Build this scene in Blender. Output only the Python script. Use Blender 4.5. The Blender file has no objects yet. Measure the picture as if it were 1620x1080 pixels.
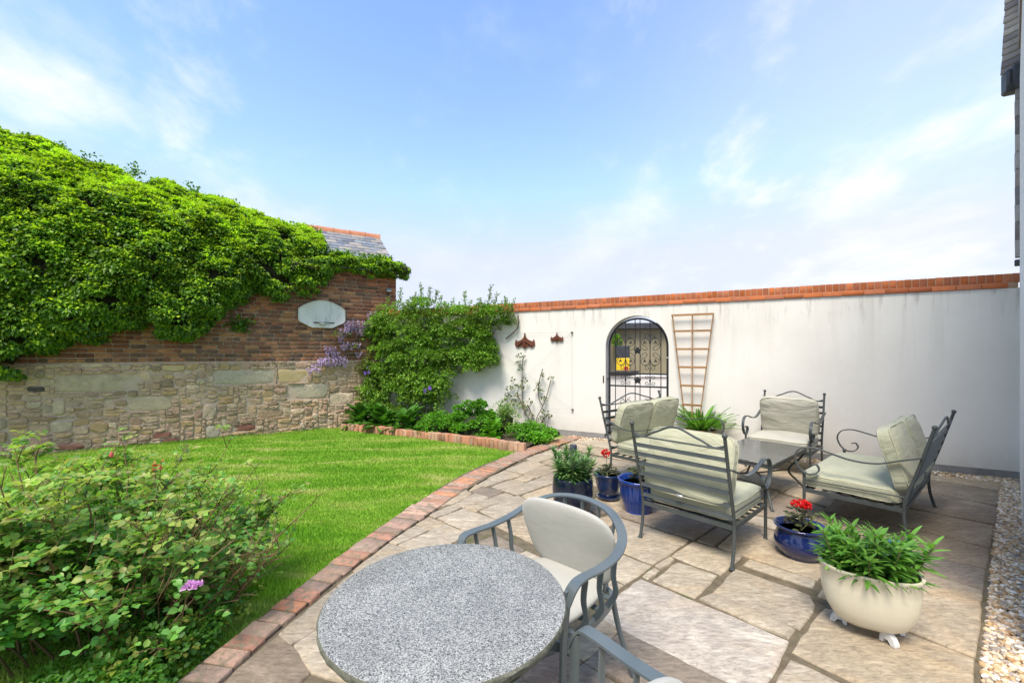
import bpy, math, random
import numpy as np
from mathutils import Vector, Matrix
R = math.radians
rng = np.random.RandomState(7)
random.seed(7)
sc = bpy.context.scene
col = sc.collection

# ---------------- camera, sky, sun, exposure ----------------
cam_d = bpy.data.cameras.new('camera')
cam = bpy.data.objects.new('camera', cam_d); col.objects.link(cam)
cam.location = (0, 0, 1.5); cam.rotation_euler = (R(90), 0, 0)
cam_d.sensor_width = 36; cam_d.lens = 36 * 670 / 1620.0
cam_d.shift_y = 16 / 1620.0
cam_d.clip_start = 0.05; cam_d.clip_end = 3000
sc.camera = cam

SUN_EL, SUN_AZ = 60, -154          # azimuth measured from +Y towards +X
w = bpy.data.worlds.new('World'); sc.world = w; w.use_nodes = True
nt = w.node_tree; nt.nodes.clear()
def N(t, tree=None, **kw):
    n = (tree or nt).nodes.new(t)
    for k, v in kw.items(): setattr(n, k, v)
    return n
out = N('ShaderNodeOutputWorld'); bg = N('ShaderNodeBackground'); sky = N('ShaderNodeTexSky')
sky.sky_type = 'NISHITA'; sky.sun_disc = False
sky.sun_elevation = R(SUN_EL); sky.sun_rotation = R(SUN_AZ)
sky.air_density = 1.0; sky.dust_density = 0.3; sky.ozone_density = 2.0; sky.altitude = 50
bg.inputs['Strength'].default_value = 0.15
tc = N('ShaderNodeTexCoord')
sep = N('ShaderNodeSeparateXYZ'); nt.links.new(tc.outputs['Generated'], sep.inputs[0])
def math_(op, a, b=None, tree=None, clamp=False):
    t = tree or nt
    n = N('ShaderNodeMath', t, operation=op); n.use_clamp = clamp
    for i, v in enumerate((a, b)):
        if v is None: continue
        if isinstance(v, (int, float)): n.inputs[i].default_value = v
        else: t.links.new(v, n.inputs[i])
    return n.outputs[0]
zc = math_('ADD', math_('MAXIMUM', sep.outputs[2], 0.0), 0.30)
cx = math_('DIVIDE', sep.outputs[0], zc); cy = math_('DIVIDE', sep.outputs[1], zc)
comb = N('ShaderNodeCombineXYZ'); nt.links.new(cx, comb.inputs[0]); nt.links.new(cy, comb.inputs[1])
def cloud(scale, seed, lo, hi, stretch):
    mp = N('ShaderNodeMapping'); mp.inputs['Location'].default_value = (seed, seed * .37, seed * .7)
    mp.inputs['Scale'].default_value = stretch; mp.inputs['Rotation'].default_value = (0, 0, R(25))
    nt.links.new(comb.outputs[0], mp.inputs['Vector'])
    nz = N('ShaderNodeTexNoise'); nz.inputs['Scale'].default_value = scale
    nz.inputs['Detail'].default_value = 9; nz.inputs['Roughness'].default_value = .58; nz.inputs['Distortion'].default_value = .2
    nt.links.new(mp.outputs[0], nz.inputs['Vector'])
    mr = N('ShaderNodeMapRange'); mr.interpolation_type = 'SMOOTHSTEP'
    mr.inputs['From Min'].default_value = lo; mr.inputs['From Max'].default_value = hi
    nt.links.new(nz.outputs['Fac'], mr.inputs['Value'])
    return mr.outputs[0]
c1 = cloud(1.7, 3.1, .46, .76, (1, .85, 1))
c2 = cloud(4.2, 11.3, .52, .82, (1, .7, 1))
cf = math_('MAXIMUM', c1, math_('MULTIPLY', c2, .7))
# a thicker veil towards the upper right and the far upper left, clear in the middle
def lobe(dx, dy, dz, tight):
    v = N('ShaderNodeVectorMath', operation='DOT_PRODUCT'); nt.links.new(tc.outputs['Generated'], v.inputs[0])
    L = math.sqrt(dx*dx+dy*dy+dz*dz); v.inputs[1].default_value = (dx/L, dy/L, dz/L)
    return math_('POWER', math_('MAXIMUM', v.outputs['Value'], 0.0), tight)
l1 = lobe(.98, 1, .78, 14); l2 = lobe(-1.2, 1, .8, 22); l3 = lobe(.0, 1, .15, 3)
mask = math_('ADD', math_('ADD', math_('MULTIPLY', l1, 1.8), math_('MULTIPLY', l2, 2.0)), .28, clamp=True)
veil = math_('MULTIPLY', math_('POWER', math_('SUBTRACT', 1.0, math_('MAXIMUM', sep.outputs[2], 0.0), clamp=True), 3.6), .9)
cfm = math_('MULTIPLY', cf, mask, clamp=True)
cfm = math_('ADD', cfm, math_('MULTIPLY', l1, .30), clamp=True)
mixc = N('ShaderNodeMix', data_type='RGBA'); mixc.inputs[7].default_value = (3.1, 3.12, 3.2, 1)
nt.links.new(cfm, mixc.inputs[0])
tint = N('ShaderNodeMix', data_type='RGBA', blend_type='MULTIPLY'); tint.inputs[0].default_value = 1
tint.inputs[7].default_value = (.88, .93, 1.10, 1)
nt.links.new(sky.outputs[0], tint.inputs[6]); mixv = N('ShaderNodeMix', data_type='RGBA'); mixv.inputs[7].default_value = (2.3, 2.5, 2.9, 1)
nt.links.new(veil, mixv.inputs[0]); cap = N('ShaderNodeMix', data_type='RGBA', blend_type='DARKEN'); cap.inputs[0].default_value = 1; cap.inputs[7].default_value = (2.05, 2.25, 3.0, 1)
nt.links.new(tint.outputs[2], cap.inputs[6]); nt.links.new(cap.outputs[2], mixv.inputs[6]); nt.links.new(mixv.outputs[2], mixc.inputs[6])
nt.links.new(mixc.outputs[2], bg.inputs['Color']); nt.links.new(bg.outputs[0], out.inputs[0])

sl = bpy.data.lights.new('sun', 'SUN'); sl.energy = 2.3; sl.angle = R(24); sl.color = (1, .90, .77)
sun = bpy.data.objects.new('sun', sl); col.objects.link(sun)
sd = Vector((math.sin(R(SUN_AZ)) * math.cos(R(SUN_EL)), math.cos(R(SUN_AZ)) * math.cos(R(SUN_EL)), math.sin(R(SUN_EL))))
sun.rotation_euler = sd.to_track_quat('Z', 'Y').to_euler(); sun.location = (0, 0, 20)
vs = sc.view_settings; vs.view_transform = 'Standard'; vs.look = 'None'; vs.gamma = 1; vs.use_curve_mapping = False
vs.exposure = 1.3
sc.render.film_transparent = False
try:
    sc.cycles.max_bounces = 8; sc.cycles.transparent_max_bounces = 8
except Exception: pass

# ---------------- frames of the place ----------------
A2 = np.array([-7.73, 7.0]); DS = np.array([.8535, .521])      # old stone and brick wall, runs along DS
C2 = np.array([-3.057, 9.85]); DW = np.array([.8842, -.4671])  # white wall
ROT_S = math.atan2(DS[1], DS[0]); ROT_W = math.atan2(DW[1], DW[0])
def SWp(s, q, z): return Vector((A2[0] + s*DS[0] + q*DS[1], A2[1] + s*DS[1] - q*DS[0], z))  # q = towards the garden
def WWp(t, q, z): return Vector((C2[0] + t*DW[0] + q*DW[1], C2[1] + t*DW[1] - q*DW[0], z))
def lawn_z(x, y):
    Dq = (x - A2[0])*DS[1] - (y - A2[1])*DS[0]
    k = min(max(Dq / 4.6, 0), 1); return -.2 + .165*k*(2-k)

# ---------------- mesh helpers ----------------
class MB:
    def __init__(s): s.v = []; s.f = []; s.m = []
    def add(s, vs, fs, m=0):
        o = len(s.v); s.v += [tuple(p) for p in vs]
        s.f += [tuple(i+o for i in f) for f in fs]; s.m += [m]*len(fs); return s
    def box(s, c, d, rz=0, m=0, bev=0, M4=None):
        x, y, z = d[0]/2, d[1]/2, d[2]/2
        if bev <= 0:
            P = [(-x,-y,-z),(x,-y,-z),(x,y,-z),(-x,y,-z),(-x,-y,z),(x,-y,z),(x,y,z),(-x,y,z)]
            Fs = [(0,3,2,1),(4,5,6,7),(0,1,5,4),(1,2,6,5),(2,3,7,6),(3,0,4,7)]
        else:
            b = bev; P = []
            for sz in (-1, 1):
                for sy in (-1, 1):
                    for sx in (-1, 1):
                        P += [(sx*x, sy*(y-b), sz*(z-b)), (sx*(x-b), sy*y, sz*(z-b)), (sx*(x-b), sy*(y-b), sz*z)]
            def I(sx, sy, sz, k): return ((sz > 0)*4 + (sy > 0)*2 + (sx > 0))*3 + k
            Fs = []
            for sx in (-1, 1):
                q = [I(sx,-1,-1,0), I(sx,1,-1,0), I(sx,1,1,0), I(sx,-1,1,0)]; Fs.append(tuple(q if sx > 0 else q[::-1]))
            for sy in (-1, 1):
                q = [I(-1,sy,-1,1), I(1,sy,-1,1), I(1,sy,1,1), I(-1,sy,1,1)]; Fs.append(tuple(q if sy < 0 else q[::-1]))
            for sz in (-1, 1):
                q = [I(-1,-1,sz,2), I(1,-1,sz,2), I(1,1,sz,2), I(-1,1,sz,2)]; Fs.append(tuple(q if sz > 0 else q[::-1]))
            for sz in (-1, 1):
                for sy in (-1, 1): Fs.append((I(-1,sy,sz,1), I(1,sy,sz,1), I(1,sy,sz,2), I(-1,sy,sz,2)))
                for sx in (-1, 1): Fs.append((I(sx,-1,sz,0), I(sx,1,sz,0), I(sx,1,sz,2), I(sx,-1,sz,2)))
            for sx in (-1, 1):
                for sy in (-1, 1): Fs.append((I(sx,sy,-1,0), I(sx,sy,1,0), I(sx,sy,1,1), I(sx,sy,-1,1)))
            for sx in (-1, 1):
                for sy in (-1, 1):
                    for sz in (-1, 1): Fs.append((I(sx,sy,sz,0), I(sx,sy,sz,1), I(sx,sy,sz,2)))
        c = Vector(c)
        if M4 is not None: P = [M4 @ Vector(p) + c for p in P]
        else:
            cr, sr = math.cos(rz), math.sin(rz)
            P = [(p[0]*cr - p[1]*sr + c[0], p[0]*sr + p[1]*cr + c[1], p[2] + c[2]) for p in P]
        return s.add(P, Fs, m)
    def sweep(s, path, prof, up=(0,0,1), m=0, closed=False, scales=None, caps=True):
        P = [Vector(p) for p in path]; n = len(P); k = len(prof); up = Vector(up); vs = []
        for i, p in enumerate(P):
            a = P[(i-1) % n] if (closed or i > 0) else P[i]; b = P[(i+1) % n] if (closed or i < n-1) else P[i]
            t = (b-a)
            if t.length < 1e-9: t = Vector((0,0,1))
            t.normalize()
            x = t.cross(up)
            if x.length < .05:
                x = t.cross(Vector((1,0,0))) if i == 0 else lastx - t*lastx.dot(t)
            x.normalize()
            if i > 0 and x.dot(lastx) < 0 and prof is not None and k > 2 and False: x = -x
            lastx = x; y = x.cross(t); y.normalize()
            sc_ = scales[i] if scales is not None else 1
            for (u, v_) in prof: vs.append(p + x*u*sc_ + y*v_*sc_)
        fs = []
        for i in range(n if closed else n-1):
            j = (i+1) % n
            for q in range(k): fs.append((i*k+q, i*k+(q+1) % k, j*k+(q+1) % k, j*k+q))
        if caps and not closed: fs += [tuple(range(k))[::-1], tuple((n-1)*k+q for q in range(k))]
        return s.add(vs, fs, m)
    def tube(s, path, r, n=8, up=(0,0,1), m=0, closed=False, scales=None):
        # rotation-minimising frames so round bars never pinch
        P = [Vector(p) for p in path]; L = len(P); vs = []; x = None
        for i, p in enumerate(P):
            a = P[(i-1) % L] if (closed or i > 0) else P[i]; b = P[(i+1) % L] if (closed or i < L-1) else P[i]
            t = (b-a)
            t = t.normalized() if t.length > 1e-9 else Vector((0,0,1))
            if x is None:
                x = t.cross(Vector(up))
                if x.length < .05: x = t.cross(Vector((1,0,0)))
            x = x - t*x.dot(t); x.normalize(); y = t.cross(x)
            rr = r*(scales[i] if scales is not None else 1)
            for q in range(n):
                an = 2*math.pi*q/n; vs.append(p + x*math.cos(an)*rr + y*math.sin(an)*rr)
        fs = []
        for i in range(L if closed else L-1):
            j = (i+1) % L
            for q in range(n): fs.append((i*n+q, i*n+(q+1) % n, j*n+(q+1) % n, j*n+q))
        if not closed: fs += [tuple(range(n))[::-1], tuple((L-1)*n+q for q in range(n))]
        return s.add(vs, fs, m)
    def bar(s, path, wd, th, up=(0,0,1), m=0, closed=False):
        return s.sweep(path, [(-wd/2,-th/2),(wd/2,-th/2),(wd/2,th/2),(-wd/2,th/2)], up, m, closed)
    def lathe(s, prof, c=(0,0,0), n=32, m=0, sx=1, sy=1, flute=None):
        vs = []; k = len(prof)
        for (r, z) in prof:
            for q in range(n):
                an = 2*math.pi*q/n; rr = r*(1 + (flute(q, r, z) if flute else 0))
                vs.append((c[0]+rr*math.cos(an)*sx, c[1]+rr*math.sin(an)*sy, c[2]+z))
        fs = [(i*n+q, i*n+(q+1) % n, (i+1)*n+(q+1) % n, (i+1)*n+q) for i in range(k-1) for q in range(n)]
        if prof[0][0] > 1e-5: fs.append(tuple(range(n))[::-1])
        if prof[-1][0] > 1e-5: fs.append(tuple((k-1)*n+q for q in range(n)))
        return s.add(vs, fs, m)
    def ball(s, c, r, n=10, m=0, sz=1):
        pr = [(max(r*math.sin(math.pi*i/n), 1e-6), -r*math.cos(math.pi*i/n)*sz) for i in range(n+1)]
        return s.lathe(pr, c, n+2, m)
    def prism(s, pts, y0, y1, m=0):      # outline in x,z extruded along y
        n = len(pts); vs = [(p[0], y0, p[1]) for p in pts] + [(p[0], y1, p[1]) for p in pts]
        fs = [tuple(range(n)), tuple(range(n, 2*n))[::-1]] + [(i, i+n, (i+1) % n+n, (i+1) % n) for i in range(n)]
        return s.add(vs, fs, m)
    def mesh(s, name, mats, smooth=True, auto=40):
        me = bpy.data.meshes.new(name); me.from_pydata(s.v, [], s.f); me.update()
        for a in (mats if isinstance(mats, (list, tuple)) else [mats]): me.materials.append(a)
        if len(me.materials) > 1: me.polygons.foreach_set('material_index', s.m)
        if smooth:
            me.polygons.foreach_set('use_smooth', [True]*len(me.polygons))
            if auto: sharp(me, auto)
        return me
def sharp(me, deg):
    import bmesh
    b = bmesh.new(); b.from_mesh(me); bmesh.ops.recalc_face_normals(b, faces=b.faces)
    c = R(deg)
    for e in b.edges:
        if len(e.link_faces) != 2 or e.calc_face_angle(0) > c: e.smooth = False
    b.to_mesh(me); b.free()
def fast_mesh(name, V, Fq, mats, smooth=False, midx=None):
    """V (n,3), Fq (m,k) array of faces with a constant number of corners"""
    me = bpy.data.meshes.new(name); V = np.asarray(V, np.float32); Fq = np.asarray(Fq, np.int32)
    m, k = Fq.shape
    me.vertices.add(len(V)); me.vertices.foreach_set('co', V.ravel())
    me.loops.add(m*k); me.loops.foreach_set('vertex_index', Fq.ravel())
    me.polygons.add(m); me.polygons.foreach_set('loop_start', np.arange(0, m*k, k, dtype=np.int32))
    try: me.polygons.foreach_set('loop_total', np.full(m, k, np.int32))
    except Exception: pass
    for a in (mats if isinstance(mats, (list, tuple)) else [mats]): me.materials.append(a)
    if midx is not None: me.polygons.foreach_set('material_index', np.asarray(midx, np.int32))
    if smooth: me.polygons.foreach_set('use_smooth', np.ones(m, bool))
    me.update(calc_edges=True); me.validate(); return me

def obj(name, me, parent=None, loc=None, rot=None, label=None, kind=None):
    o = bpy.data.objects.new(name, me); col.objects.link(o)
    if parent is not None: o.parent = parent
    if loc is not None: o.location = loc
    if rot is not None: o.rotation_euler = rot
    if label: o['label'] = label
    if kind: o['kind'] = kind
    return o
def thing(name, label, cat, loc=(0,0,0), rz=0, group=None, me=None):
    o = bpy.data.objects.new(name, me); col.objects.link(o); o.location = loc; o.rotation_euler = (0, 0, rz)
    o['label'] = label; o['category'] = cat
    if group: o['group'] = group
    return o
def copy_tree(o, label, loc, rz, group=None):
    def cp(a, par):
        c = a.copy(); col.objects.link(c)
        if par is not None: c.parent = par
        for ch in list(a.children): cp(ch, c)
        return c
    c = cp(o, None); c.location = loc; c.rotation_euler = (0, 0, rz); c['label'] = label
    if group: c['group'] = group
    return c
def smoothpath(pts, n=8, closed=False):
    P = [Vector(p) for p in pts]; L = len(P); o = []
    for i in range(L if closed else L-1):
        if closed: p0, p1, p2, p3 = P[i-1], P[i], P[(i+1) % L], P[(i+2) % L]
        else: p0, p1, p2, p3 = P[max(i-1,0)], P[i], P[i+1], P[min(i+2, L-1)]
        for k in range(n):
            t = k/n; t2 = t*t; t3 = t2*t
            o.append(.5*((2*p1) + (p2-p0)*t + (2*p0-5*p1+4*p2-p3)*t2 + (3*p1-p0-3*p2+p3)*t3))
    if not closed: o.append(P[-1])
    return o

# ---------------- materials ----------------
def newmat(name):
    m = bpy.data.materials.new(name); m.use_nodes = True; t = m.node_tree
    b = t.nodes['Principled BSDF']; return m, t, b
def ramp(t, cols, pos=None, const=False):
    r = N('ShaderNodeValToRGB', t); e = r.color_ramp.elements
    if pos is None: pos = [i/(len(cols)-1) for i in range(len(cols))] if not const else [i/len(cols) for i in range(len(cols))]
    while len(e) < len(cols): e.new(.5)
    for i, (p, c) in enumerate(zip(pos, cols)): e[i].position = p; e[i].color = (*c, 1)
    if const: r.color_ramp.interpolation = 'CONSTANT'
    return r
def noise(t, vec, scale, detail=6, rough=.6, dist=0):
    n = N('ShaderNodeTexNoise', t); n.inputs['Scale'].default_value = scale; n.inputs['Detail'].default_value = detail
    n.inputs['Roughness'].default_value = rough; n.inputs['Distortion'].default_value = dist
    if vec is not None: t.links.new(vec, n.inputs['Vector'])
    return n
def mixrgb(t, fac, a, b, mode='MIX'):
    n = N('ShaderNodeMix', t, data_type='RGBA', blend_type=mode)
    for i, v in ((0, fac), (6, a), (7, b)):
        if isinstance(v, (int, float)): n.inputs[i].default_value = v
        elif isinstance(v, (tuple, list)): n.inputs[i].default_value = (*v, 1) if len(v) == 3 else v
        else: t.links.new(v, n.inputs[i])
    return n.outputs[2]
def maprange(t, v, a, b, c=0, d=1):
    n = N('ShaderNodeMapRange', t); n.inputs[1].default_value = a; n.inputs[2].default_value = b
    n.inputs[3].default_value = c; n.inputs[4].default_value = d; t.links.new(v, n.inputs[0]); return n.outputs[0]
def objvec(t, offs=True, scale=(1,1,1)):
    tcn = N('ShaderNodeTexCoord', t); oi = N('ShaderNodeObjectInfo', t)
    mp = N('ShaderNodeMapping', t); mp.inputs['Scale'].default_value = scale
    t.links.new(tcn.outputs['Object'], mp.inputs['Vector'])
    if offs:
        mu = N('ShaderNodeVectorMath', t, operation='SCALE'); mu.inputs[0].default_value = (37, 53, 71)
        t.links.new(oi.outputs['Random'], mu.inputs['Scale']); t.links.new(mu.outputs[0], mp.inputs['Location'])
    return mp.outputs[0], oi.outputs['Random'], tcn
def bump(t, b, h, strength=.4, dist=.01, prev=None):
    n = N('ShaderNodeBump', t); n.inputs['Strength'].default_value = strength; n.inputs['Distance'].default_value = dist
    t.links.new(h, n.inputs['Height'])
    if prev is not None: t.links.new(prev, n.inputs['Normal'])
    t.links.new(n.outputs[0], b.inputs['Normal']); return n.outputs[0]
def M_surf(name, c1, c2, scale=6, rough=.8, bscale=40, bstr=.3, bdist=.004, stretch=(1,1,1), rnd=None, rndval=.0, spots=None, spotscale=12, spotlim=(.62,.7), metallic=0, coat=0, spec=.4, island=False):
    """noise between c1 and c2; rnd: list of tints picked per object (or per island); spots: colour of blotches"""
    m, t, b = newmat(name); v, ornd, tcn = objvec(t, True, stretch)
    if island:
        g = N('ShaderNodeNewGeometry', t); ornd = g.outputs['Random Per Island']
    n1 = noise(t, v, scale); r = ramp(t, [c1, c2], [.32, .68]); t.links.new(n1.outputs['Fac'], r.inputs[0]); c = r.outputs[0]
    if rnd:
        rr = ramp(t, rnd, const=True); t.links.new(ornd, rr.inputs[0]); c = mixrgb(t, 1, c, rr.outputs[0], 'MULTIPLY')
    if rndval:
        mv = math_('ADD', math_('MULTIPLY', math_('FRACT', math_('MULTIPLY', ornd, 7.31, t), None, t), 2*rndval, t), 1-rndval, t)
        cb = N('ShaderNodeCombineXYZ', t)
        for i in range(3): t.links.new(mv, cb.inputs[i])
        c = mixrgb(t, 1, c, cb.outputs[0], 'MULTIPLY')
    if spots:
        n2 = noise(t, v, spotscale, 8, .7); f = maprange(t, n2.outputs['Fac'], *spotlim); f.node.clamp = True
        c = mixrgb(t, f, c, spots)
    t.links.new(c, b.inputs['Base Color']); b.inputs['Roughness'].default_value = rough
    b.inputs['Metallic'].default_value = metallic; b.inputs['Specular IOR Level'].default_value = spec
    if coat: b.inputs['Coat Weight'].default_value = coat; b.inputs['Coat Roughness'].default_value = .06
    if bstr:
        n3 = noise(t, v, bscale, 8, .65); bump(t, b, n3.outputs['Fac'], bstr, bdist)
    return m
def M_leaf(name, cols, rough=.5, trans=.35, tcol=None, spec=.35, const=False):
    m, t, b = newmat(name); g = N('ShaderNodeNewGeometry', t); r = ramp(t, cols, const=const)
    t.links.new(g.outputs['Random Per Island'], r.inputs[0])
    tcn = N('ShaderNodeTexCoord', t); n1 = noise(t, tcn.outputs['Object'], 2.2, 2)
    f = maprange(t, n1.outputs['Fac'], .35, .65, .72, 1.25)
    cb = N('ShaderNodeCombineXYZ', t)
    for i in range(3): t.links.new(f, cb.inputs[i])
    c = mixrgb(t, 1, r.outputs[0], cb.outputs[0], 'MULTIPLY')
    t.links.new(c, b.inputs['Base Color']); b.inputs['Roughness'].default_value = rough; b.inputs['Specular IOR Level'].default_value = spec
    tr = N('ShaderNodeBsdfTranslucent', t); mx = N('ShaderNodeMixShader', t); mx.inputs[0].default_value = trans
    t.links.new(mixrgb(t, 1, c, tcol or (1.5, 1.6, .7), 'MULTIPLY'), tr.inputs['Color'])
    o = t.nodes['Material Output']; t.links.new(b.outputs[0], mx.inputs[1]); t.links.new(tr.outputs[0], mx.inputs[2]); t.links.new(mx.outputs[0], o.inputs[0])
    return m
MAT = {}

# ================= materials of the setting =================
MAT['mortar'] = M_surf('lime mortar', (.55,.43,.33), (.66,.53,.42), 5, .95, 40, .9, .02)
MAT['mortar_red'] = M_surf('brick mortar', (.46,.34,.25), (.58,.47,.36), 4, .95, 60, .5, .004, spots=(.20,.17,.12), spotscale=1.1, spotlim=(.55,.75))
MAT['stone'] = M_surf('rubble sandstone', (.76,.74,.68), (1.16,1.08,1.0), 11, .9, 30, 1.0, .03,
    rnd=[(.64,.48,.33),(.57,.43,.32),(.68,.53,.40),(.50,.37,.27),(.60,.42,.33),(.56,.46,.37),(.64,.47,.28),(.43,.33,.25),(.73,.61,.48),(.59,.46,.35)], rndval=.12, spots=(.66,.64,.56), spotscale=26, spotlim=(.64,.74))
MAT['stone_green'] = M_surf('lichen grey stone', (.53,.46,.34), (.66,.58,.45), 9, .9, 22, .9, .03, spots=(.44,.37,.28), spotscale=9, spotlim=(.48,.66))
MAT['stone_gold'] = M_surf('gold sandstone', (.54,.40,.19), (.63,.50,.29), 6, .9, 40, .5, .008)
MAT['stone_tan'] = M_surf('tan block', (.54,.45,.30), (.66,.53,.38), 9, .9, 22, .9, .03, spots=(.44,.35,.26), spotscale=7, spotlim=(.48,.66))
MAT['stone_red'] = M_surf('red sandstone', (.26,.11,.08), (.36,.18,.13), 8, .9, 40, .5, .006)
MAT['stone_dark'] = M_surf('dark sooty stone', (.07,.065,.06), (.13,.11,.10), 12, .9, 40, .5, .005)
MAT['brick_old'] = M_surf('weathered brick', (.75,.72,.7), (1.25,1.2,1.15), 14, .9, 60, .7, .006,
    rnd=[(.30,.14,.085),(.20,.10,.065),(.40,.19,.10),(.23,.12,.08),(.45,.25,.13),(.16,.10,.075),(.32,.155,.09),(.25,.115,.07),(.42,.22,.12),(.21,.135,.095)], rndval=.15, spots=(.36,.30,.23), spotscale=18, spotlim=(.63,.74))
MAT['brick_kerb'] = M_surf('worn paving brick', (.8,.75,.72), (1.2,1.15,1.1), 12, .92, 50, .9, .01,
    rnd=[(.40,.22,.16),(.34,.24,.19),(.50,.24,.14),(.37,.28,.23),(.42,.22,.16),(.33,.24,.20),(.44,.30,.24)], rndval=.12, spots=(.22,.185,.13), spotscale=18, spotlim=(.48,.60))
MAT['brick_bed'] = M_surf('bed brick', (.8,.78,.75), (1.2,1.15,1.1), 12, .92, 50, .8, .008,
    rnd=[(.46,.23,.14),(.40,.25,.17),(.52,.27,.16),(.38,.20,.13),(.48,.32,.22)], rndval=.15, spots=(.30,.26,.2), spotscale=11, spotlim=(.55,.68))
MAT['brick_new'] = M_surf('orange engineering brick', (.92,.92,.9), (1.1,1.08,1.05), 20, .75, 90, .3, .002,
    rnd=[(.46,.14,.05),(.50,.155,.06),(.42,.125,.05),(.48,.165,.08),(.47,.135,.04),(.41,.14,.07)], rndval=.1, spots=(.30,.13,.075), spotscale=9, spotlim=(.6,.72))
MAT['mortar_cop'] = M_surf('coping mortar', (.36,.22,.14), (.48,.33,.23), 12, .95, 60, .4, .002)
MAT['slate'] = M_surf('blue grey slate', (.8,.8,.82), (1.15,1.12,1.1), 6, .55, 50, .35, .003, rnd=[(.17,.20,.24),(.22,.25,.28),(.14,.16,.20),(.26,.26,.27),(.20,.21,.22),(.30,.28,.25)], rndval=.1)
MAT['slate_hung'] = M_surf('grey brown hung slate', (.8,.8,.82), (1.15,1.12,1.1), 6, .6, 50, .35, .003, rnd=[(.26,.24,.24),(.34,.31,.30),(.22,.20,.21),(.42,.39,.37),(.30,.27,.26)], rndval=.1)
MAT['ridge'] = M_surf('terracotta ridge', (.40,.15,.08), (.50,.23,.13), 6, .85, 60, .3, .003, spots=(.28,.25,.18), spotscale=14, spotlim=(.6,.7))
MAT['soil'] = M_surf('garden soil', (.05,.035,.022), (.11,.08,.055), 9, 1, 30, 1, .03)
MAT['bedding'] = M_surf('mossy joint grit', (.10,.082,.052), (.19,.155,.105), 14, .98, 90, .9, .008, spots=(.08,.10,.035), spotscale=6, spotlim=(.54,.66))
MAT['gravelbed'] = M_surf('gravel base', (.20,.15,.10), (.36,.29,.20), 60, .95, 90, .8, .01)
MAT['far'] = M_surf('far ground', (.16,.19,.09), (.25,.23,.14), .6, 1, 10, .2, .02)
MAT['concrete'] = M_surf('grey plinth', (.20,.20,.205), (.30,.30,.30), 5, .85, 50, .3, .003)
MAT['lead'] = M_surf('dark lead', (.035,.04,.05), (.07,.075,.09), 8, .5, 40, .3, .004)

def M_slab(name, ca, cb_, cc):
    m, t, b = newmat(name); v, rd, tcn = objvec(t, True, (1, 1, 1))
    # riven bedding bands, warm iron staining, grey weather film
    mp = N('ShaderNodeMapping', t); mp.inputs['Scale'].default_value = (1, 3.2, 1); mp.inputs['Rotation'].default_value = (0, 0, R(48))
    t.links.new(v, mp.inputs['Vector'])
    n1 = noise(t, mp.outputs[0], 2.3, 9, .6, 1.2); r1 = ramp(t, [ca, cb_, ca], [.3, .52, .72]); t.links.new(n1.outputs['Fac'], r1.inputs[0])
    n2 = noise(t, v, 2.6, 6, .6, .8); f2 = maprange(t, n2.outputs['Fac'], .5, .72)
    c = mixrgb(t, f2, r1.outputs[0], cc)
    n3 = noise(t, mp.outputs[0], 18, 8, .72, .6); f3 = maprange(t, n3.outputs['Fac'], .35, .66, .60, 1.16)
    cbn = N('ShaderNodeCombineXYZ', t)
    for i in range(3): t.links.new(f3, cbn.inputs[i])
    c = mixrgb(t, 1, c, cbn.outputs[0], 'MULTIPLY')
    n5 = noise(t, v, 60, 4, .6); f5 = maprange(t, n5.outputs['Fac'], .62, .72, 0, .55); c = mixrgb(t, f5, c, (.11, .095, .075))
    n7 = noise(t, v, 1.7, 7, .68, 1.0); f7 = maprange(t, n7.outputs['Fac'], .54, .72, 0, .55); c = mixrgb(t, f7, c, (.24,.20,.15))
    rv = math_('ADD', math_('MULTIPLY', rd, .28, t), .86, t); cb2 = N('ShaderNodeCombineXYZ', t)
    for i in range(3): t.links.new(rv, cb2.inputs[i])
    c = mixrgb(t, 1, c, cb2.outputs[0], 'MULTIPLY')
    t.links.new(c, b.inputs['Base Color']); b.inputs['Roughness'].default_value = .82; b.inputs['Specular IOR Level'].default_value = .35
    n4 = noise(t, mp.outputs[0], 7, 10, .7, .9); p = bump(t, b, n4.outputs['Fac'], .55, .012)
    bump(t, b, n5.outputs['Fac'], .35, .002, p)
    return m
SLABM = {'g': M_slab('riven grey slab', (.54,.475,.37), (.37,.315,.24), (.47,.375,.25)),
         't': M_slab('riven tan slab', (.50,.42,.30), (.35,.285,.205), (.46,.345,.215)),
         'b': M_slab('riven brown slab', (.32,.265,.21), (.24,.20,.16), (.34,.255,.175)),
         'w': M_slab('pale slab', (.57,.515,.44), (.38,.335,.29), (.48,.40,.31)),
         'y': M_slab('veined brown slab', (.31,.25,.18), (.235,.185,.135), (.40,.335,.25)),
         'r': M_slab('pink slab', (.42,.29,.22), (.34,.24,.19), (.46,.34,.25))}

# ================= ground =================
gme = MB().add([(-900,-300,-.55),(900,-300,-.55),(900,1500,-.55),(-900,1500,-.55)], [(0,1,2,3)]).mesh('ground', MAT['far'], False)
obj('ground', gme, kind='structure')
# yard beyond the white wall
ym = MB().add([WWp(-3, -.35, -.04), WWp(14, -.35, -.04), WWp(14, -22, -.04), WWp(-3, -22, -.04)], [(0,3,2,1)]).mesh('yard', MAT['gravelbed'], False)
obj('yard', ym, kind='structure')

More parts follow.
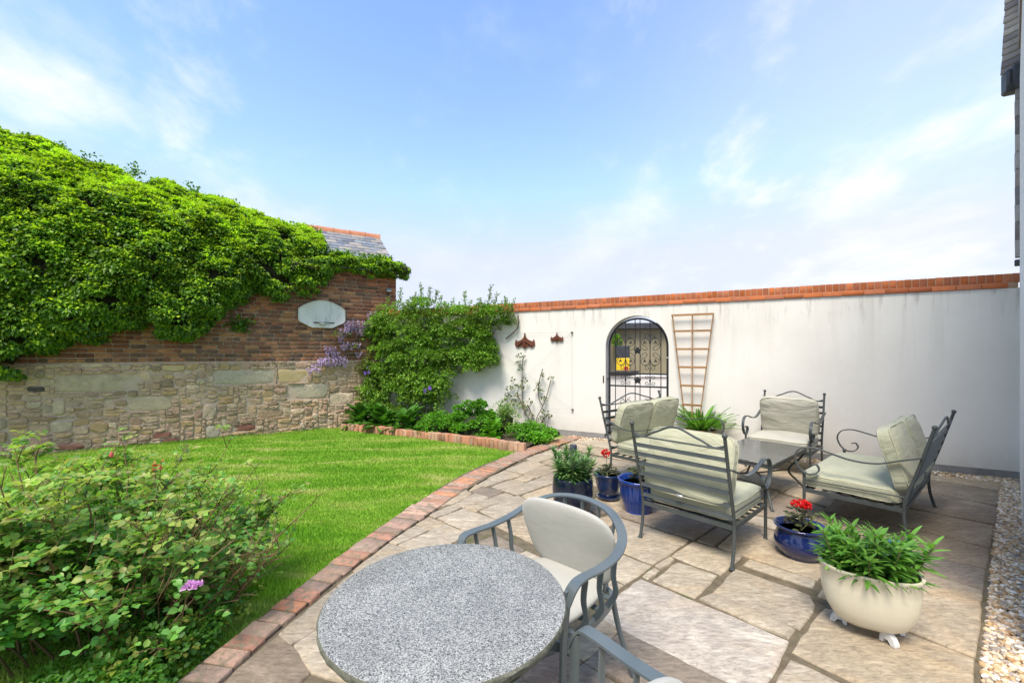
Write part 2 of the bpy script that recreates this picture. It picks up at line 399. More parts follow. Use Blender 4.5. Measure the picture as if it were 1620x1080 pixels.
KO = [(-1.50,1.0),(-1.53,1.5),(-1.517,1.936),(-1.413,2.427),(-1.223,3.278),(-.93,4.25),(-.535,5.317),(.056,6.293),(.542,6.98),(1.04,7.50)]   # lawn side of the brick edging
KI = [(-1.31,1.0),(-1.33,1.5),(-1.329,1.936),(-1.245,2.40),(-1.085,3.02),(-.8185,3.782),(-.42,4.763),(.2066,6.018),(.76,6.79),(1.21,7.40)]
ko = [Vector((x, y, 0)) for x, y in KO]; ki = [Vector((x, y, 0)) for x, y in KI]
kos = smoothpath(ko, 10); kis = smoothpath(ki, 10)

# lawn sheet (a grid clipped to its own outline by the walls and kerbs that stand on it)
def inside(x, y, poly):
    c = False; n = len(poly); j = n-1
    for i in range(n):
        xi, yi = poly[i]; xj, yj = poly[j]
        if (yi > y) != (yj > y) and x < (xj-xi)*(y-yi)/(yj-yi)+xi: c = not c
        j = i
    return c
BK0 = np.array([-3.62, 8.98]); BK1 = np.array([.17, 6.40])            # brick kerb of the flower bed
lawn_poly = [(-1.55,-1.0)] + [(p.x, p.y) for p in kos if p.y < 6.42] + [tuple(BK1), tuple(BK0), tuple(SWp(4.75,0,0))[:2], tuple(SWp(-4.5,0,0))[:2], (-9,-1)]
MATlawn = None
def lawn_material():
    m, t, b = newmat('mown grass'); tcn = N('ShaderNodeTexCoord', t)
    v = tcn.outputs['Object']
    mp = N('ShaderNodeMapping', t); mp.inputs['Rotation'].default_value = (0,0,R(12)); mp.inputs['Scale'].default_value = (.5,1.7,1)
    t.links.new(v, mp.inputs['Vector'])
    n1 = noise(t, mp.outputs[0], 1.6, 6, .62, .6)
    r1 = ramp(t, [(.18,.39,.03),(.26,.46,.05),(.38,.50,.11),(.56,.57,.26)], [.36,.48,.58,.70]); t.links.new(n1.outputs['Fac'], r1.inputs[0])
    g = N('ShaderNodeNewGeometry', t)
    f = math_('ADD', math_('MULTIPLY', g.outputs['Random Per Island'], .7, t), .65, t); cbn = N('ShaderNodeCombineXYZ', t)
    for i in range(3): t.links.new(f, cbn.inputs[i])
    c = mixrgb(t, 1, r1.outputs[0], cbn.outputs[0], 'MULTIPLY'); t.links.new(c, b.inputs['Base Color'])
    b.inputs['Roughness'].default_value = .6; b.inputs['Specular IOR Level'].default_value = .25
    tr = N('ShaderNodeBsdfTranslucent', t); mx = N('ShaderNodeMixShader', t); mx.inputs[0].default_value = .3
    t.links.new(mixrgb(t, 1, c, (1.4,1.5,.6), 'MULTIPLY'), tr.inputs[0])
    o = t.nodes['Material Output']; t.links.new(b.outputs[0], mx.inputs[1]); t.links.new(tr.outputs[0], mx.inputs[2]); t.links.new(mx.outputs[0], o.inputs[0])
    return m
MAT['grass'] = lawn_material()
def lawn_base_mat():
    m, t, b = newmat('lawn turf'); tcn = N('ShaderNodeTexCoord', t); v = tcn.outputs['Object']
    mp = N('ShaderNodeMapping', t); mp.inputs['Rotation'].default_value = (0,0,R(12)); mp.inputs['Scale'].default_value = (.5,1.7,1)
    t.links.new(v, mp.inputs['Vector'])
    n1 = noise(t, mp.outputs[0], 1.6, 6, .62, .6)
    r1 = ramp(t, [(.15,.29,.025),(.22,.35,.04),(.33,.39,.10),(.48,.46,.24)], [.36,.49,.58,.70]); t.links.new(n1.outputs['Fac'], r1.inputs[0])
    n2 = noise(t, v, 90, 4, .7); f = maprange(t, n2.outputs['Fac'], .3, .7, .45, 1.2); cbn = N('ShaderNodeCombineXYZ', t)
    for i in range(3): t.links.new(f, cbn.inputs[i])
    t.links.new(mixrgb(t, 1, r1.outputs[0], cbn.outputs[0], 'MULTIPLY'), b.inputs['Base Color']); b.inputs['Roughness'].default_value = .95
    bump(t, b, n2.outputs['Fac'], .8, .02); return m
MAT['turf'] = lawn_base_mat()
g = MB(); nx, ny = 60, 60; xs = np.linspace(-12, 1.2, nx); ys = np.linspace(-1.5, 11, ny)
vs = [(x, y, lawn_z(x, y)) for y in ys for x in xs]
fs = []
for j in range(ny-1):
    for i in range(nx-1):
        cx_, cy_ = (xs[i]+xs[i+1])/2, (ys[j]+ys[j+1])/2
        # keep cells left of the edging and this side of the old wall
        Dq = (cx_-A2[0])*DS[1]-(cy_-A2[1])*DS[0]
        kx = np.interp(cy_, [p[1] for p in KO], [p[0] for p in KO])
        if Dq > -.25 and cx_ < kx+.14: fs.append((j*nx+i, j*nx+i+1, (j+1)*nx+i+1, (j+1)*nx+i))
g.add(vs, fs); obj('lawn', g.mesh('lawn', MAT['turf'], True, None), kind='structure')

# grass blades
def grass(n, seed, hmul=1, region=None, rmin=1.5, rmax=10):
    rs = np.random.RandomState(seed); P = []
    poly = region or lawn_poly
    X = rs.uniform(-8.5, 1.0, n*6); Y = rs.uniform(1.2, 10, n*6)
    d = np.hypot(X, Y); keep = rs.rand(len(X)) < np.clip((3.2/d)**1.3, 0, 1)
    X, Y = X[keep], Y[keep]
    px_ = 810+670*X/Y; k2 = (px_ > -120); X, Y = X[k2], Y[k2]
    pp = np.array(poly); ins = np.zeros(len(X), bool); j = len(pp)-1
    for i in range(len(pp)):
        xi, yi = pp[i]; xj, yj = pp[j]
        c = ((yi > Y) != (yj > Y)) & (X < (xj-xi)*(Y-yi)/(yj-yi+1e-12)+xi); ins ^= c; j = i
    X, Y = X[ins][:n], Y[ins][:n]
    Dq = (X-A2[0])*DS[1]-(Y-A2[1])*DS[0]; k = np.clip(Dq/4.6, 0, 1); Z = -.2+.165*k*(2-k)
    m = len(X); a = rs.uniform(0, 2*np.pi, m); h = rs.uniform(.013, .032, m)*hmul*(1+.25*np.sin(X*3.1)*np.cos(Y*2.3))
    near_wall = np.clip(1-Dq/.25, 0, 1); h = h*(1+1.4*near_wall)
    wd = rs.uniform(.0026, .0048, m)*np.clip(np.hypot(X,Y)/3, 1, 2.6)
    la = rs.uniform(0, 2*np.pi, m); ln = rs.uniform(.2, 1.0, m)*h
    V = np.empty((m, 3, 3)); V[:,0] = np.c_[X-wd*np.cos(a), Y-wd*np.sin(a), Z-.004]; V[:,1] = np.c_[X+wd*np.cos(a), Y+wd*np.sin(a), Z-.004]
    V[:,2] = np.c_[X+ln*np.cos(la), Y+ln*np.sin(la), Z+h]
    return V.reshape(-1,3), np.arange(m*3).reshape(-1,3)
V, Fa = grass(330000, 3)
obj('grass', fast_mesh('grass', V, Fa, MAT['grass']), kind='stuff')

# ================= patio =================
pb = MB()
pat = [(p.x, p.y) for p in kis] + [tuple(WWp(4.8, .40, 0))[:2], (5.62, 4.87), (1.98, 1.80), (.3, .42), (.3, -1.2), (-1.32, -1.2)]
pb.add([(x, y, -.014) for x, y in pat], [tuple(range(len(pat)))[::-1]])
patio = obj('patio', pb.mesh('patio', MAT['bedding'], False), kind='structure')
SLABS=[
('g',[(-0.969,3.338),(-0.835,3.660),(-0.704,3.564),(-0.904,3.304)]),
('g',[(-1.053,2.953),(-0.972,3.318),(-0.769,3.197),(-0.890,2.953)]),
('g',[(-0.877,3.290),(-0.575,3.680),(-0.353,3.502),(-0.647,3.123)]),
('t',[(-0.832,3.693),(-0.756,3.850),(-0.577,3.698),(-0.686,3.569)]),
('g',[(-0.759,3.897),(-0.575,4.160),(-0.481,4.097),(-0.690,3.842)]),
('g',[(-0.668,3.836),(-0.466,4.066),(-0.131,3.783),(-0.340,3.518)]),
('t',[(-0.692,4.103),(-0.496,4.601),(-0.422,4.494),(-0.578,4.182)]),
('g',[(-0.560,4.176),(-0.397,4.487),(-0.241,4.367),(-0.464,4.094)]),
('t',[(-0.459,4.609),(-0.405,4.804),(-0.333,4.729),(-0.438,4.589)]),
('b',[(-0.429,4.562),(-0.326,4.721),(-0.101,4.562),(-0.224,4.385)]),
('g',[(-0.361,4.208),(-0.075,4.524),(0.036,4.396),(-0.272,4.094)]),
('t',[(-0.465,4.103),(-0.370,4.189),(-0.282,4.082),(-0.337,4.003)]),
('g',[(-0.299,4.008),(0.058,4.410),(0.231,4.235),(-0.126,3.808)]),
('g',[(-0.379,4.813),(-0.290,5.004),(-0.168,4.856),(-0.314,4.729)]),
('g',[(-0.285,5.027),(-0.089,5.349),(0.128,5.156),(-0.155,4.878)]),
('g',[(-0.222,4.721),(0.000,4.981),(0.312,4.700),(0.074,4.446)]),
('g',[(-0.067,5.421),(0.239,5.872),(0.446,5.657),(0.123,5.234)]),
('t',[(0.036,4.992),(0.169,5.163),(0.276,5.062),(0.177,4.906)]),
('t',[(0.135,5.225),(0.421,5.584),(0.625,5.453),(0.299,5.051)]),
('g',[(0.187,4.873),(0.352,5.062),(0.531,4.936),(0.323,4.717)]),
('b',[(0.361,5.102),(0.506,5.268),(0.664,5.171),(0.538,4.992)]),
('g',[(0.208,5.942),(0.397,6.226),(0.611,6.064),(0.368,5.768)]),
('t',[(0.104,4.422),(0.497,4.826),(0.714,4.571),(0.288,4.202)]),
('t',[(0.408,5.768),(0.631,6.052),(0.835,5.872),(0.537,5.584)]),
('g',[(0.434,6.238),(0.666,6.606),(0.823,6.410),(0.587,6.109)]),
('g',[(0.644,6.109),(0.850,6.391),(1.050,6.179),(0.853,5.899)]),
('b',[(0.959,3.930),(1.321,4.281),(1.830,3.732),(1.459,3.408)]),
('g',[(0.707,3.338),(0.985,3.819),(1.410,3.383),(1.003,3.005)]),
('g',[(0.586,2.959),(0.773,3.169),(0.974,2.980),(0.736,2.758)]),
('g',[(0.470,2.690),(0.598,2.825),(0.712,2.724),(0.545,2.573)]),
('g',[(1.009,2.980),(1.156,3.099),(1.174,3.064),(1.028,2.937)]),
('g',[(0.877,2.842),(0.991,2.948),(1.015,2.919),(0.908,2.818)]),
('g',[(0.939,2.794),(1.185,3.027),(1.378,2.855),(1.121,2.604)]),
('g',[(1.181,3.129),(1.434,3.348),(1.700,3.129),(1.413,2.867)]),
('b',[(1.488,3.383),(1.771,3.628),(1.818,3.526),(1.570,3.294)]),
('t',[(1.596,3.272),(2.043,3.710),(2.487,3.203),(2.014,2.793)]),
('g',[(1.639,2.998),(1.721,3.067),(1.998,2.786),(1.918,2.713)]),
('g',[(1.270,2.653),(1.550,2.927),(1.842,2.614),(1.800,2.513),(1.563,2.308),(1.312,2.614)]),
('g',[(1.148,2.583),(1.261,2.646),(1.305,2.600),(1.529,2.297),(1.455,2.232)]),
('w',[(0.522,2.466),(0.850,2.796),(1.433,2.199),(1.119,1.898),(0.964,1.920),(0.510,2.385)]),
('t',[(0.387,2.264),(0.507,2.370),(0.585,2.298),(0.351,2.058),(0.278,2.125)]),
('b',[(0.589,2.277),(0.985,1.910),(0.830,1.721),(0.352,2.044)]),
('r',[(0.036,1.977),(0.236,2.123),(0.337,2.050),(0.159,1.878)]),
('b',[(0.227,1.926),(0.344,2.034),(0.528,1.863),(0.374,1.721)]),
('t',[(1.887,2.615),(2.085,2.787),(2.147,2.697),(1.945,2.563)]),
('t',[(1.414,2.129),(1.842,2.488),(2.128,2.264),(2.265,2.076),(1.391,1.351),(1.591,1.896)]),
('g',[(1.087,1.808),(1.361,2.068),(1.597,1.814),(1.167,1.448)]),
('t',[(4.739,5.522),(5.057,5.180),(5.587,4.855),(5.267,4.589),(4.902,5.038),(4.500,5.346)]),
('y',[(4.398,5.262),(4.866,5.000),(5.219,4.548),(4.745,4.153),(4.453,4.527),(4.045,5.000)]),
('y',[(3.971,4.926),(4.413,4.487),(4.693,4.110),(4.202,3.695),(3.943,3.972),(3.438,4.447)]),
('y',[(3.373,4.389),(3.912,3.941),(4.158,3.661),(3.673,3.268),(3.398,3.655),(2.964,4.020)]),
('y',[(2.894,3.957),(3.368,3.622),(3.638,3.237),(3.304,2.956),(3.052,3.190),(2.622,3.668)]),
('b',[(2.625,3.589),(3.024,3.160),(3.280,2.934),(2.972,2.684),(2.813,2.913),(2.492,3.242)]),
('t',[(2.516,3.121),(2.793,2.892),(2.948,2.662),(2.284,2.094),(2.148,2.284),(1.977,2.475)]),
('b',[(2.253,3.941),(2.833,4.487),(3.030,4.069),(2.670,3.750)]),
('g',[(2.084,3.764),(2.227,3.895),(2.541,3.577),(2.394,3.442)]),
('t',[(1.931,4.313),(2.625,5.025),(2.845,4.527),(2.259,3.972)]),
('g',[(1.667,4.653),(2.470,5.552),(2.650,5.102),(1.922,4.351)]),
('t',[(2.702,5.128),(3.638,6.018),(3.910,5.346),(2.918,4.568)]),
('g',[(2.912,4.527),(3.892,5.289),(3.995,4.975),(3.086,4.119)]),
('g',[(2.568,5.678),(3.201,6.128),(3.642,6.054),(2.744,5.207)]),
('t',[(3.696,6.054),(3.728,5.809),(4.532,5.403),(4.050,5.025)]),
('g',[(3.968,5.360),(4.286,5.522),(4.622,5.432),(4.444,5.317)]),
('g',[(0.996,7.102),(1.349,7.230),(2.027,6.791),(2.675,6.401),(2.518,5.982),(1.475,6.590)]),
('t',[(0.760,6.700),(0.974,7.018),(1.456,6.505),(2.474,5.877),(2.149,5.432),(1.647,5.809)]),
('g',[(0.486,6.262),(0.740,6.612),(1.193,6.054),(1.629,5.743),(1.442,5.522),(1.108,5.710)]),
('g',[(1.641,5.726),(2.110,5.374),(1.791,5.000),(1.459,5.492)]),
('t',[(0.713,5.025),(1.216,5.432),(1.508,5.102),(1.046,4.610)]),
('g',[(0.770,5.432),(1.102,5.678),(1.205,5.492),(0.898,5.234)]),
('g',[(1.247,5.462),(1.443,5.492),(1.767,4.975),(1.671,4.786),(1.546,5.128)]),
('g',[(1.057,4.568),(1.515,5.050),(1.664,4.763),(1.645,4.631),(1.340,4.295)]),
('t',[(0.821,4.295),(1.005,4.548),(1.302,4.277),(0.966,3.972)]),
('g',[(1.359,4.295),(1.651,4.610),(1.885,4.295),(2.040,4.020),(1.848,3.764)]),
('t',[(0.749,3.784),(0.945,3.911),(0.989,3.837),(0.774,3.576)]),
('y',[(-1.307,1.996),(-1.241,2.246),(-1.143,2.171),(-1.120,2.162),(-0.951,1.990),(-0.979,1.910),(-1.305,1.923)]),
('g',[(-1.245,2.264),(-1.128,2.705),(-1.081,2.671),(-1.063,2.298),(-1.149,2.184)]),
('g',[(-1.119,2.171),(-1.055,2.293),(-1.068,2.658),(-0.770,2.223),(-0.662,1.910),(-0.942,1.994)]),
('t',[(-1.128,2.732),(-1.083,2.884),(-1.043,2.851),(-1.079,2.685)]),
('g',[(-1.086,2.907),(-1.027,3.113),(-0.882,3.029),(-1.039,2.861)])]

def slab_mesh(poly, seed):
    rs = random.Random(seed); cx_ = sum(p[0] for p in poly)/len(poly); cy_ = sum(p[1] for p in poly)/len(poly)
    ring = []
    n = len(poly)
    for i in range(n):
        a = Vector((*poly[i], 0)); b = Vector((*poly[(i+1) % n], 0)); L = (b-a).length; k = max(1, min(9, int(L/.07)))
        nrm = Vector((b.y-a.y, a.x-b.x, 0)).normalized()
        for q in range(k):
            t = q/k
            if q == 0: p = a + ((Vector((cx_, cy_, 0))-a).normalized()*rs.uniform(-.012, .000))
            else: p = a.lerp(b, t + rs.uniform(-.15,.15)/k) - nrm*rs.uniform(-.015, -.004)
            ring.append(p)
    C = Vector((cx_, cy_, 0)); m = len(ring); zt = rs.uniform(-.003, .004); vs = []
    for sc_, z in ((0, -.03), (0, -.009), (.006, -.002), (.018, 0)):
        for p in ring:
            q = p + (C-p).normalized()*sc_; vs.append((q.x-cx_, q.y-cy_, zt+z+(rs.uniform(-.0015,.001) if sc_ else 0)))
    fs = [(k*m+i, k*m+(i+1) % m, (k+1)*m+(i+1) % m, (k+1)*m+i) for k in range(3) for i in range(m)]
    fs.append(tuple(3*m+i for i in range(m)))
    return MB().add(vs, fs), (cx_, cy_)
def orient(p):
    a = sum(p[i][0]*p[(i+1) % len(p)][1]-p[(i+1) % len(p)][0]*p[i][1] for i in range(len(p)))
    return p if a > 0 else p[::-1]
for i, (mk, poly) in enumerate(SLABS):
    mb, c = slab_mesh(orient(poly), i); obj('slab', mb.mesh('slab', SLABM[mk], True, 30), patio, (c[0], c[1], 0))
# the rest of the paving, where no slab above lies (under and behind things, beside the camera)
e1 = Vector((.745, .667, 0)); e2 = Vector((.667, -.745, 0)); rs = random.Random(5); polys = [p for _, p in SLABS]
k = 0; polys = list(polys)
for cw, ch_, na, nb in ((.60,.45,14,10), (.34,.26,26,18), (.19,.15,48,34)):
    for a in range(-nb//2, na):
        off = rs.uniform(0, .3)
        for b_ in range(-nb, nb):
            o = e1*(a*(ch_+.02)) + e2*(b_*(cw+.02)+off)
            c_ = o+e2*cw/2+e1*ch_/2
            if math.hypot(c_.x, c_.y) < .9 or not inside(c_.x, c_.y, pat): continue
            q = [o, o+e2*cw, o+e2*cw+e1*ch_, o+e1*ch_]; q = [(v_.x, v_.y) for v_ in q]; ok = True
            for u in range(6):
                for v_ in range(6):
                    s_ = o + e2*(cw*(-.02+1.04*u/5)) + e1*(ch_*(-.02+1.04*v_/5))
                    if not inside(s_.x, s_.y, pat) or any(inside(s_.x, s_.y, p) for p in polys): ok = False; break
                if not ok: break
            if ok:
                mb, c = slab_mesh(orient(q), 500+k); obj('slab', mb.mesh('slab', SLABM['gtbg'[k % 4]], True, 30), patio, (c[0], c[1], -.003)); k += 1; polys.append(q)

# worn bricks
def brick_me(name, L, Wd, Hh, mat, seed, bev=.006, jit=.004):
    rs = random.Random(seed); mb = MB().box((0,0,0), (L, Wd, Hh), bev=bev)
    mb.v = [(x+rs.uniform(-jit,jit), y+rs.uniform(-jit,jit), z+rs.uniform(-jit,jit)*.7) for x, y, z in mb.v]
    return mb.mesh(name, mat, True, 50)
ed = MB()
m_ = min(len(kos), len(kis)); vs = []
for a, b_ in zip(kos, kis): vs += [(a.x, a.y, .002), (b_.x, b_.y, .003)]
ed.add(vs, [(2*i, 2*i+1, 2*i+3, 2*i+2) for i in range(m_-1)])
edging = obj('brick_edging', ed.mesh('brick_edging', MAT['bedding'], False), kind='structure')
km = [brick_me('brick', .208, .104, .06, MAT['brick_kerb'], 40+i, .009, .005) for i in range(6)]
acc = 0; step = .108; last = None
for i in range(len(kos)-1):
    a0, a1 = kos[i], kos[i+1]; b0, b1 = kis[i], kis[i+1]
    m0 = (a0+b0)/2; m1 = (a1+b1)/2; L = (m1-m0).length
    while acc < L:
        t = acc/L; p = m0.lerp(m1, t); a = a0.lerp(a1, t); b_ = b0.lerp(b1, t); d = Vector(((m1-m0).y, -(m1-m0).x, 0)).normalized(); wd_ = max(.17, min(.26, abs((b_-a).dot(d))))
        o = obj('brick', km[rng.randint(6)], edging, (p.x+d.x*rng.uniform(-.006,.006), p.y+d.y*rng.uniform(-.006,.006), -.020+rng.uniform(-.004,.004)), (rng.uniform(-.02,.02), rng.uniform(-.02,.02), math.atan2(d.y, d.x)+rng.uniform(-.02,.02)))
        o.scale = (wd_/.208*rng.uniform(.97,1.05), rng.uniform(.97,1.03), 1); acc += step
    acc -= L

# ================= gravel =================
def pebbles(polys, n, seed, z0):
    rs = np.random.RandomState(seed)
    ph = (1+5**.5)/2
    ico = np.array([(-1,ph,0),(1,ph,0),(-1,-ph,0),(1,-ph,0),(0,-1,ph),(0,1,ph),(0,-1,-ph),(0,1,-ph),(ph,0,-1),(ph,0,1),(-ph,0,-1),(-ph,0,1)])/1.9
    fc = np.array([(0,11,5),(0,5,1),(0,1,7),(0,7,10),(0,10,11),(1,5,9),(5,11,4),(11,10,2),(10,7,6),(7,1,8),(3,9,4),(3,4,2),(3,2,6),(3,6,8),(3,8,9),(4,9,5),(2,4,11),(6,2,10),(8,6,7),(9,8,1)])
    VV = []; FF = []; c = 0
    for poly, share in polys:
        xs_ = [p[0] for p in poly]; ys_ = [p[1] for p in poly]; m = int(n*share); k = 0
        while k < m:
            x = rs.uniform(min(xs_), max(xs_)); y = rs.uniform(min(ys_), max(ys_))
            if not inside(x, y, poly): continue
            r = rs.uniform(.008, .021)*(1.25 if rs.rand() < .15 else 1); s3 = np.array([1, rs.uniform(.6,.95), rs.uniform(.35,.7)])*r
            v = ico*(1+rs.uniform(-.22,.22,(12,1)))*s3
            a, b, e = rs.uniform(0,6.28), rs.uniform(-.6,.6), rs.uniform(-.6,.6)
            ca, sa = math.cos(a), math.sin(a); v = v @ np.array([[ca,-sa,0],[sa,ca,0],[0,0,1]])
            cb, sb = math.cos(b), math.sin(b); v = v @ np.array([[1,0,0],[0,cb,-sb],[0,sb,cb]])
            VV.append(v+np.array([x, y, z0+rs.uniform(0,.014)])); FF.append(fc+c*12); c += 1; k += 1
    return np.concatenate(VV), np.concatenate(FF)
gr_m = M_surf('mixed pebbles', (.8,.8,.8), (1.2,1.2,1.2), 40, .7, 90, .25, .002, island=True,
    rnd=[(.55,.40,.24),(.70,.63,.52),(.40,.25,.12),(.33,.28,.24),(.62,.50,.36),(.78,.73,.66),(.48,.33,.17),(.26,.22,.19),(.60,.42,.26),(.68,.56,.42)], rndval=.15)
Hc = np.array([6.03, 5.03]); HD = np.array([-.7626, -.6468])
house_pt = lambda x, y, z: Vector((Hc[0]+x*HD[0]-y*HD[1], Hc[1]+x*HD[1]+y*HD[0], z))
strip_r = [(5.60,4.86),(1.99,1.81),(.6,.60)] + [tuple(house_pt(5.9,.0,0))[:2], tuple(house_pt(0,.0,0))[:2], tuple(WWp(10.0,.02,0))[:2], tuple(WWp(9.55,.40,0))[:2]]
strip_w = [tuple(WWp(4.62,.02,0))[:2], tuple(WWp(10.1,.02,0))[:2], (5.63,4.88), tuple(WWp(4.8,.38,0))[:2]]
gb = MB().add([(x, y, -.03) for x, y in [tuple(WWp(4.5,0,0))[:2], tuple(WWp(10.3,0,0))[:2], tuple(house_pt(0,.1,0))[:2], tuple(house_pt(6.2,.1,0))[:2], (.2,.3), (5.0,5.0), tuple(WWp(4.7,.6,0))[:2]]], [(0,6,5,4,3,2,1)])
gbase = obj('gravel_bed', gb.mesh('gravel_bed', MAT['gravelbed'], False), kind='structure')
V, Fa = pebbles([(strip_r, .68), (strip_w, .32)], 11500, 5, -.024)
obj('gravel', fast_mesh('gravel', V, Fa, gr_m, True), kind='stuff')
ms = slabs_edge = MB()

# ================= old brick outbuilding on a rubble stone base =================
ob = thing('brick_outbuilding', 'old outbuilding with weathered red brick over a rubble sandstone base, slate roof half under ivy', 'outbuilding', (A2[0], A2[1], 0), ROT_S)
S0, S1 = -2.2, 5.84
cr = MB().box(((S0+5.5)/2, .247, .5), (5.5-S0+.0, .5, 1.61)); obj('wall', cr.mesh('wall', MAT['mortar'], False), ob, label='rubble stone base wall')
cr = MB().box(((S0+S1)/2, .262, 2.32), (S1-S0, .5, 2.03)); cr.box((5.67, .262, .45), (.34,.5,1.7)); cr.box((S1-.26, 1.9, 1.4), (.5, 2.8, 3.9)); cr.box((S0+.26, 1.9, 1.4), (.5, 2.8, 3.9)); cr.box(((S0+S1)/2, 3.35, 1.4), (S1-S0, .3, 3.9))
obj('wall', cr.mesh('wall', MAT['mortar_red'], False), ob, label='weathered red brick upper wall')

# stones: fixed large blocks first, then rubble packed round them
CELL = .03; gx0, gx1, gz0, gz1 = -.95, 5.48, -.30, 1.292
nxc, nzc = int((gx1-gx0)/CELL), int((gz1-gz0)/CELL); occ = np.zeros((nxc, nzc), bool)
big = [(.12,1.19,.82,1.11,'stone_tan'),(2.29,3.33,.84,1.13,'stone_green'),(3.36,3.95,.84,1.14,'stone_gold'),(1.02,1.66,.42,.69,'stone_tan'),(.10,.26,.41,.71,None),(-.20,.02,.85,.93,'stone_dark'),
       (1.50,1.86,1.14,1.25,'stone_gold'),(1.38,1.66,-.08,.02,'stone_red'),(1.50,1.78,-.20,-.10,'stone_red'),(2.58,2.98,-.10,.05,'stone_red'),(2.12,2.36,.18,.50,None),(2.18,2.40,-.17,.10,'stone_green'),
       (3.56,4.33,.47,.80,'stone_green'),(4.36,4.88,.32,.60,None),(-.9,-.5,.45,.72,'stone_green'),(.35,.80,.0,.09,None),(4.95,5.3,.6,.78,'stone_gold'),(3.0,3.5,.15,.33,None),(.1,.5,-.14,-.05,'stone_red'),(2.45,2.75,.98,1.0,None)]
big = big[:-1]
items = []
for s0_, s1_, z0_, z1_, mk in big:
    i0, i1, k0, k1 = [int(round(v_)) for v_ in ((s0_-gx0)/CELL, (s1_-gx0)/CELL, (z0_-gz0)/CELL, (z1_-gz0)/CELL)]
    if occ[i0:i1, k0:k1].any(): continue
    occ[i0:i1, k0:k1] = True; items.append((i0, i1, k0, k1, mk))
rs = random.Random(21)
for kz in range(nzc):
    for ix in range(nxc):
        if occ[ix, kz]: continue
        wmax = rs.choice([3,4,5,5,6,6,7,8,9,11,6,7]); hmax = rs.choice([2,2,2,2,3,3,3,4,5]) if wmax < 12 else rs.choice([2,3,4])
        if rs.random() < .03: wmax, hmax = 15, 7
        wv = 1
        while wv < wmax and ix+wv < nxc and not occ[ix+wv, kz]: wv += 1
        if ix+wv < nxc-1 and not occ[min(ix+wv, nxc-1), kz]:
            r_ = 0
            while ix+wv+r_ < nxc and not occ[ix+wv+r_, kz] and r_ < 3: r_ += 1
            if r_ < 3: wv += r_
        hv = 1
        while hv < hmax and kz+hv < nzc and not occ[ix:ix+wv, kz+hv].any(): hv += 1
        occ[ix:ix+wv, kz:kz+hv] = True; items.append((ix, ix+wv, kz, kz+hv, None))
def stone_mesh(w_, h_, seed, mat, prot):
    rs = random.Random(seed); n = 14; pts = []
    e = rs.uniform(.42, .72) if w_*h_ < .08 else .34
    sk = rs.uniform(-.12, .12)
    for i in range(n):
        a = 2*math.pi*(i+.5)/n; c, s_ = math.cos(a), math.sin(a)
        x = math.copysign(abs(c)**e, c)*w_/2; z = math.copysign(abs(s_)**e, s_)*h_/2
        pts.append((x*rs.uniform(.90,1.04)+sk*z*.9, z*rs.uniform(.80,1.06)+sk*x*.16*min(1, .1/w_)))
    vs = []
    tilt = rs.uniform(-.012, .012); tz = rs.uniform(.0, .014)
    for sc_, y in ((1.0, .03), (.99, -.5*prot), (.93, -.93*prot), (.6, -prot)):
        for p in pts: vs.append((p[0]*sc_, y + (0 if y > 0 else tilt*p[0]/w_*2 - tz*p[1]/h_ + rs.uniform(-.2,.2)*prot), p[1]*sc_))
    vs.append((0, -prot*1.02, 0))
    fs = [(k*n+i, (k+1)*n+i, (k+1)*n+(i+1) % n, k*n+(i+1) % n) for k in range(3) for i in range(n)] + [(3*n+i, 4*n, 3*n+(i+1) % n) for i in range(n)]
    return MB().add(vs, fs).mesh('stone', mat, True, 62)
items.sort(key=lambda a: -(a[1]-a[0])*(a[3]-a[2]))
rest = MB()
def stone_put(i, it):
    i0, i1, k0, k1, mk = it; w_ = (i1-i0)*CELL; h_ = (k1-k0)*CELL; g_ = .006
    if w_ < .05 and h_ < .05: return None
    x = gx0+(i0+i1)/2*CELL; z = gz0+(k0+k1)/2*CELL
    return w_-g_, h_-g_, x, z
cnt = 0
for i, it in enumerate(items):
    q = stone_put(i, it)
    if q is None: continue
    w_, h_, x, z = q; mat = MAT[it[4]] if it[4] else MAT['stone']
    prot = rng.uniform(.010, .046) if w_*h_ < .08 else .014
    me = stone_mesh(w_, h_, i, mat, prot)
    if cnt < 298: obj('stone', me, ob, (x, 0, z), (0, rng.uniform(-.04,.04) if w_ < .3 else 0, 0)); cnt += 1
    else:
        rest.add([(v_.co.x+x, v_.co.y, v_.co.z+z) for v_ in me.vertices], [tuple(p.vertices) for p in me.polygons])
if rest.v: obj('small_stones', rest.mesh('small_stones', MAT['stone'], True, 62), ob, kind='stuff')

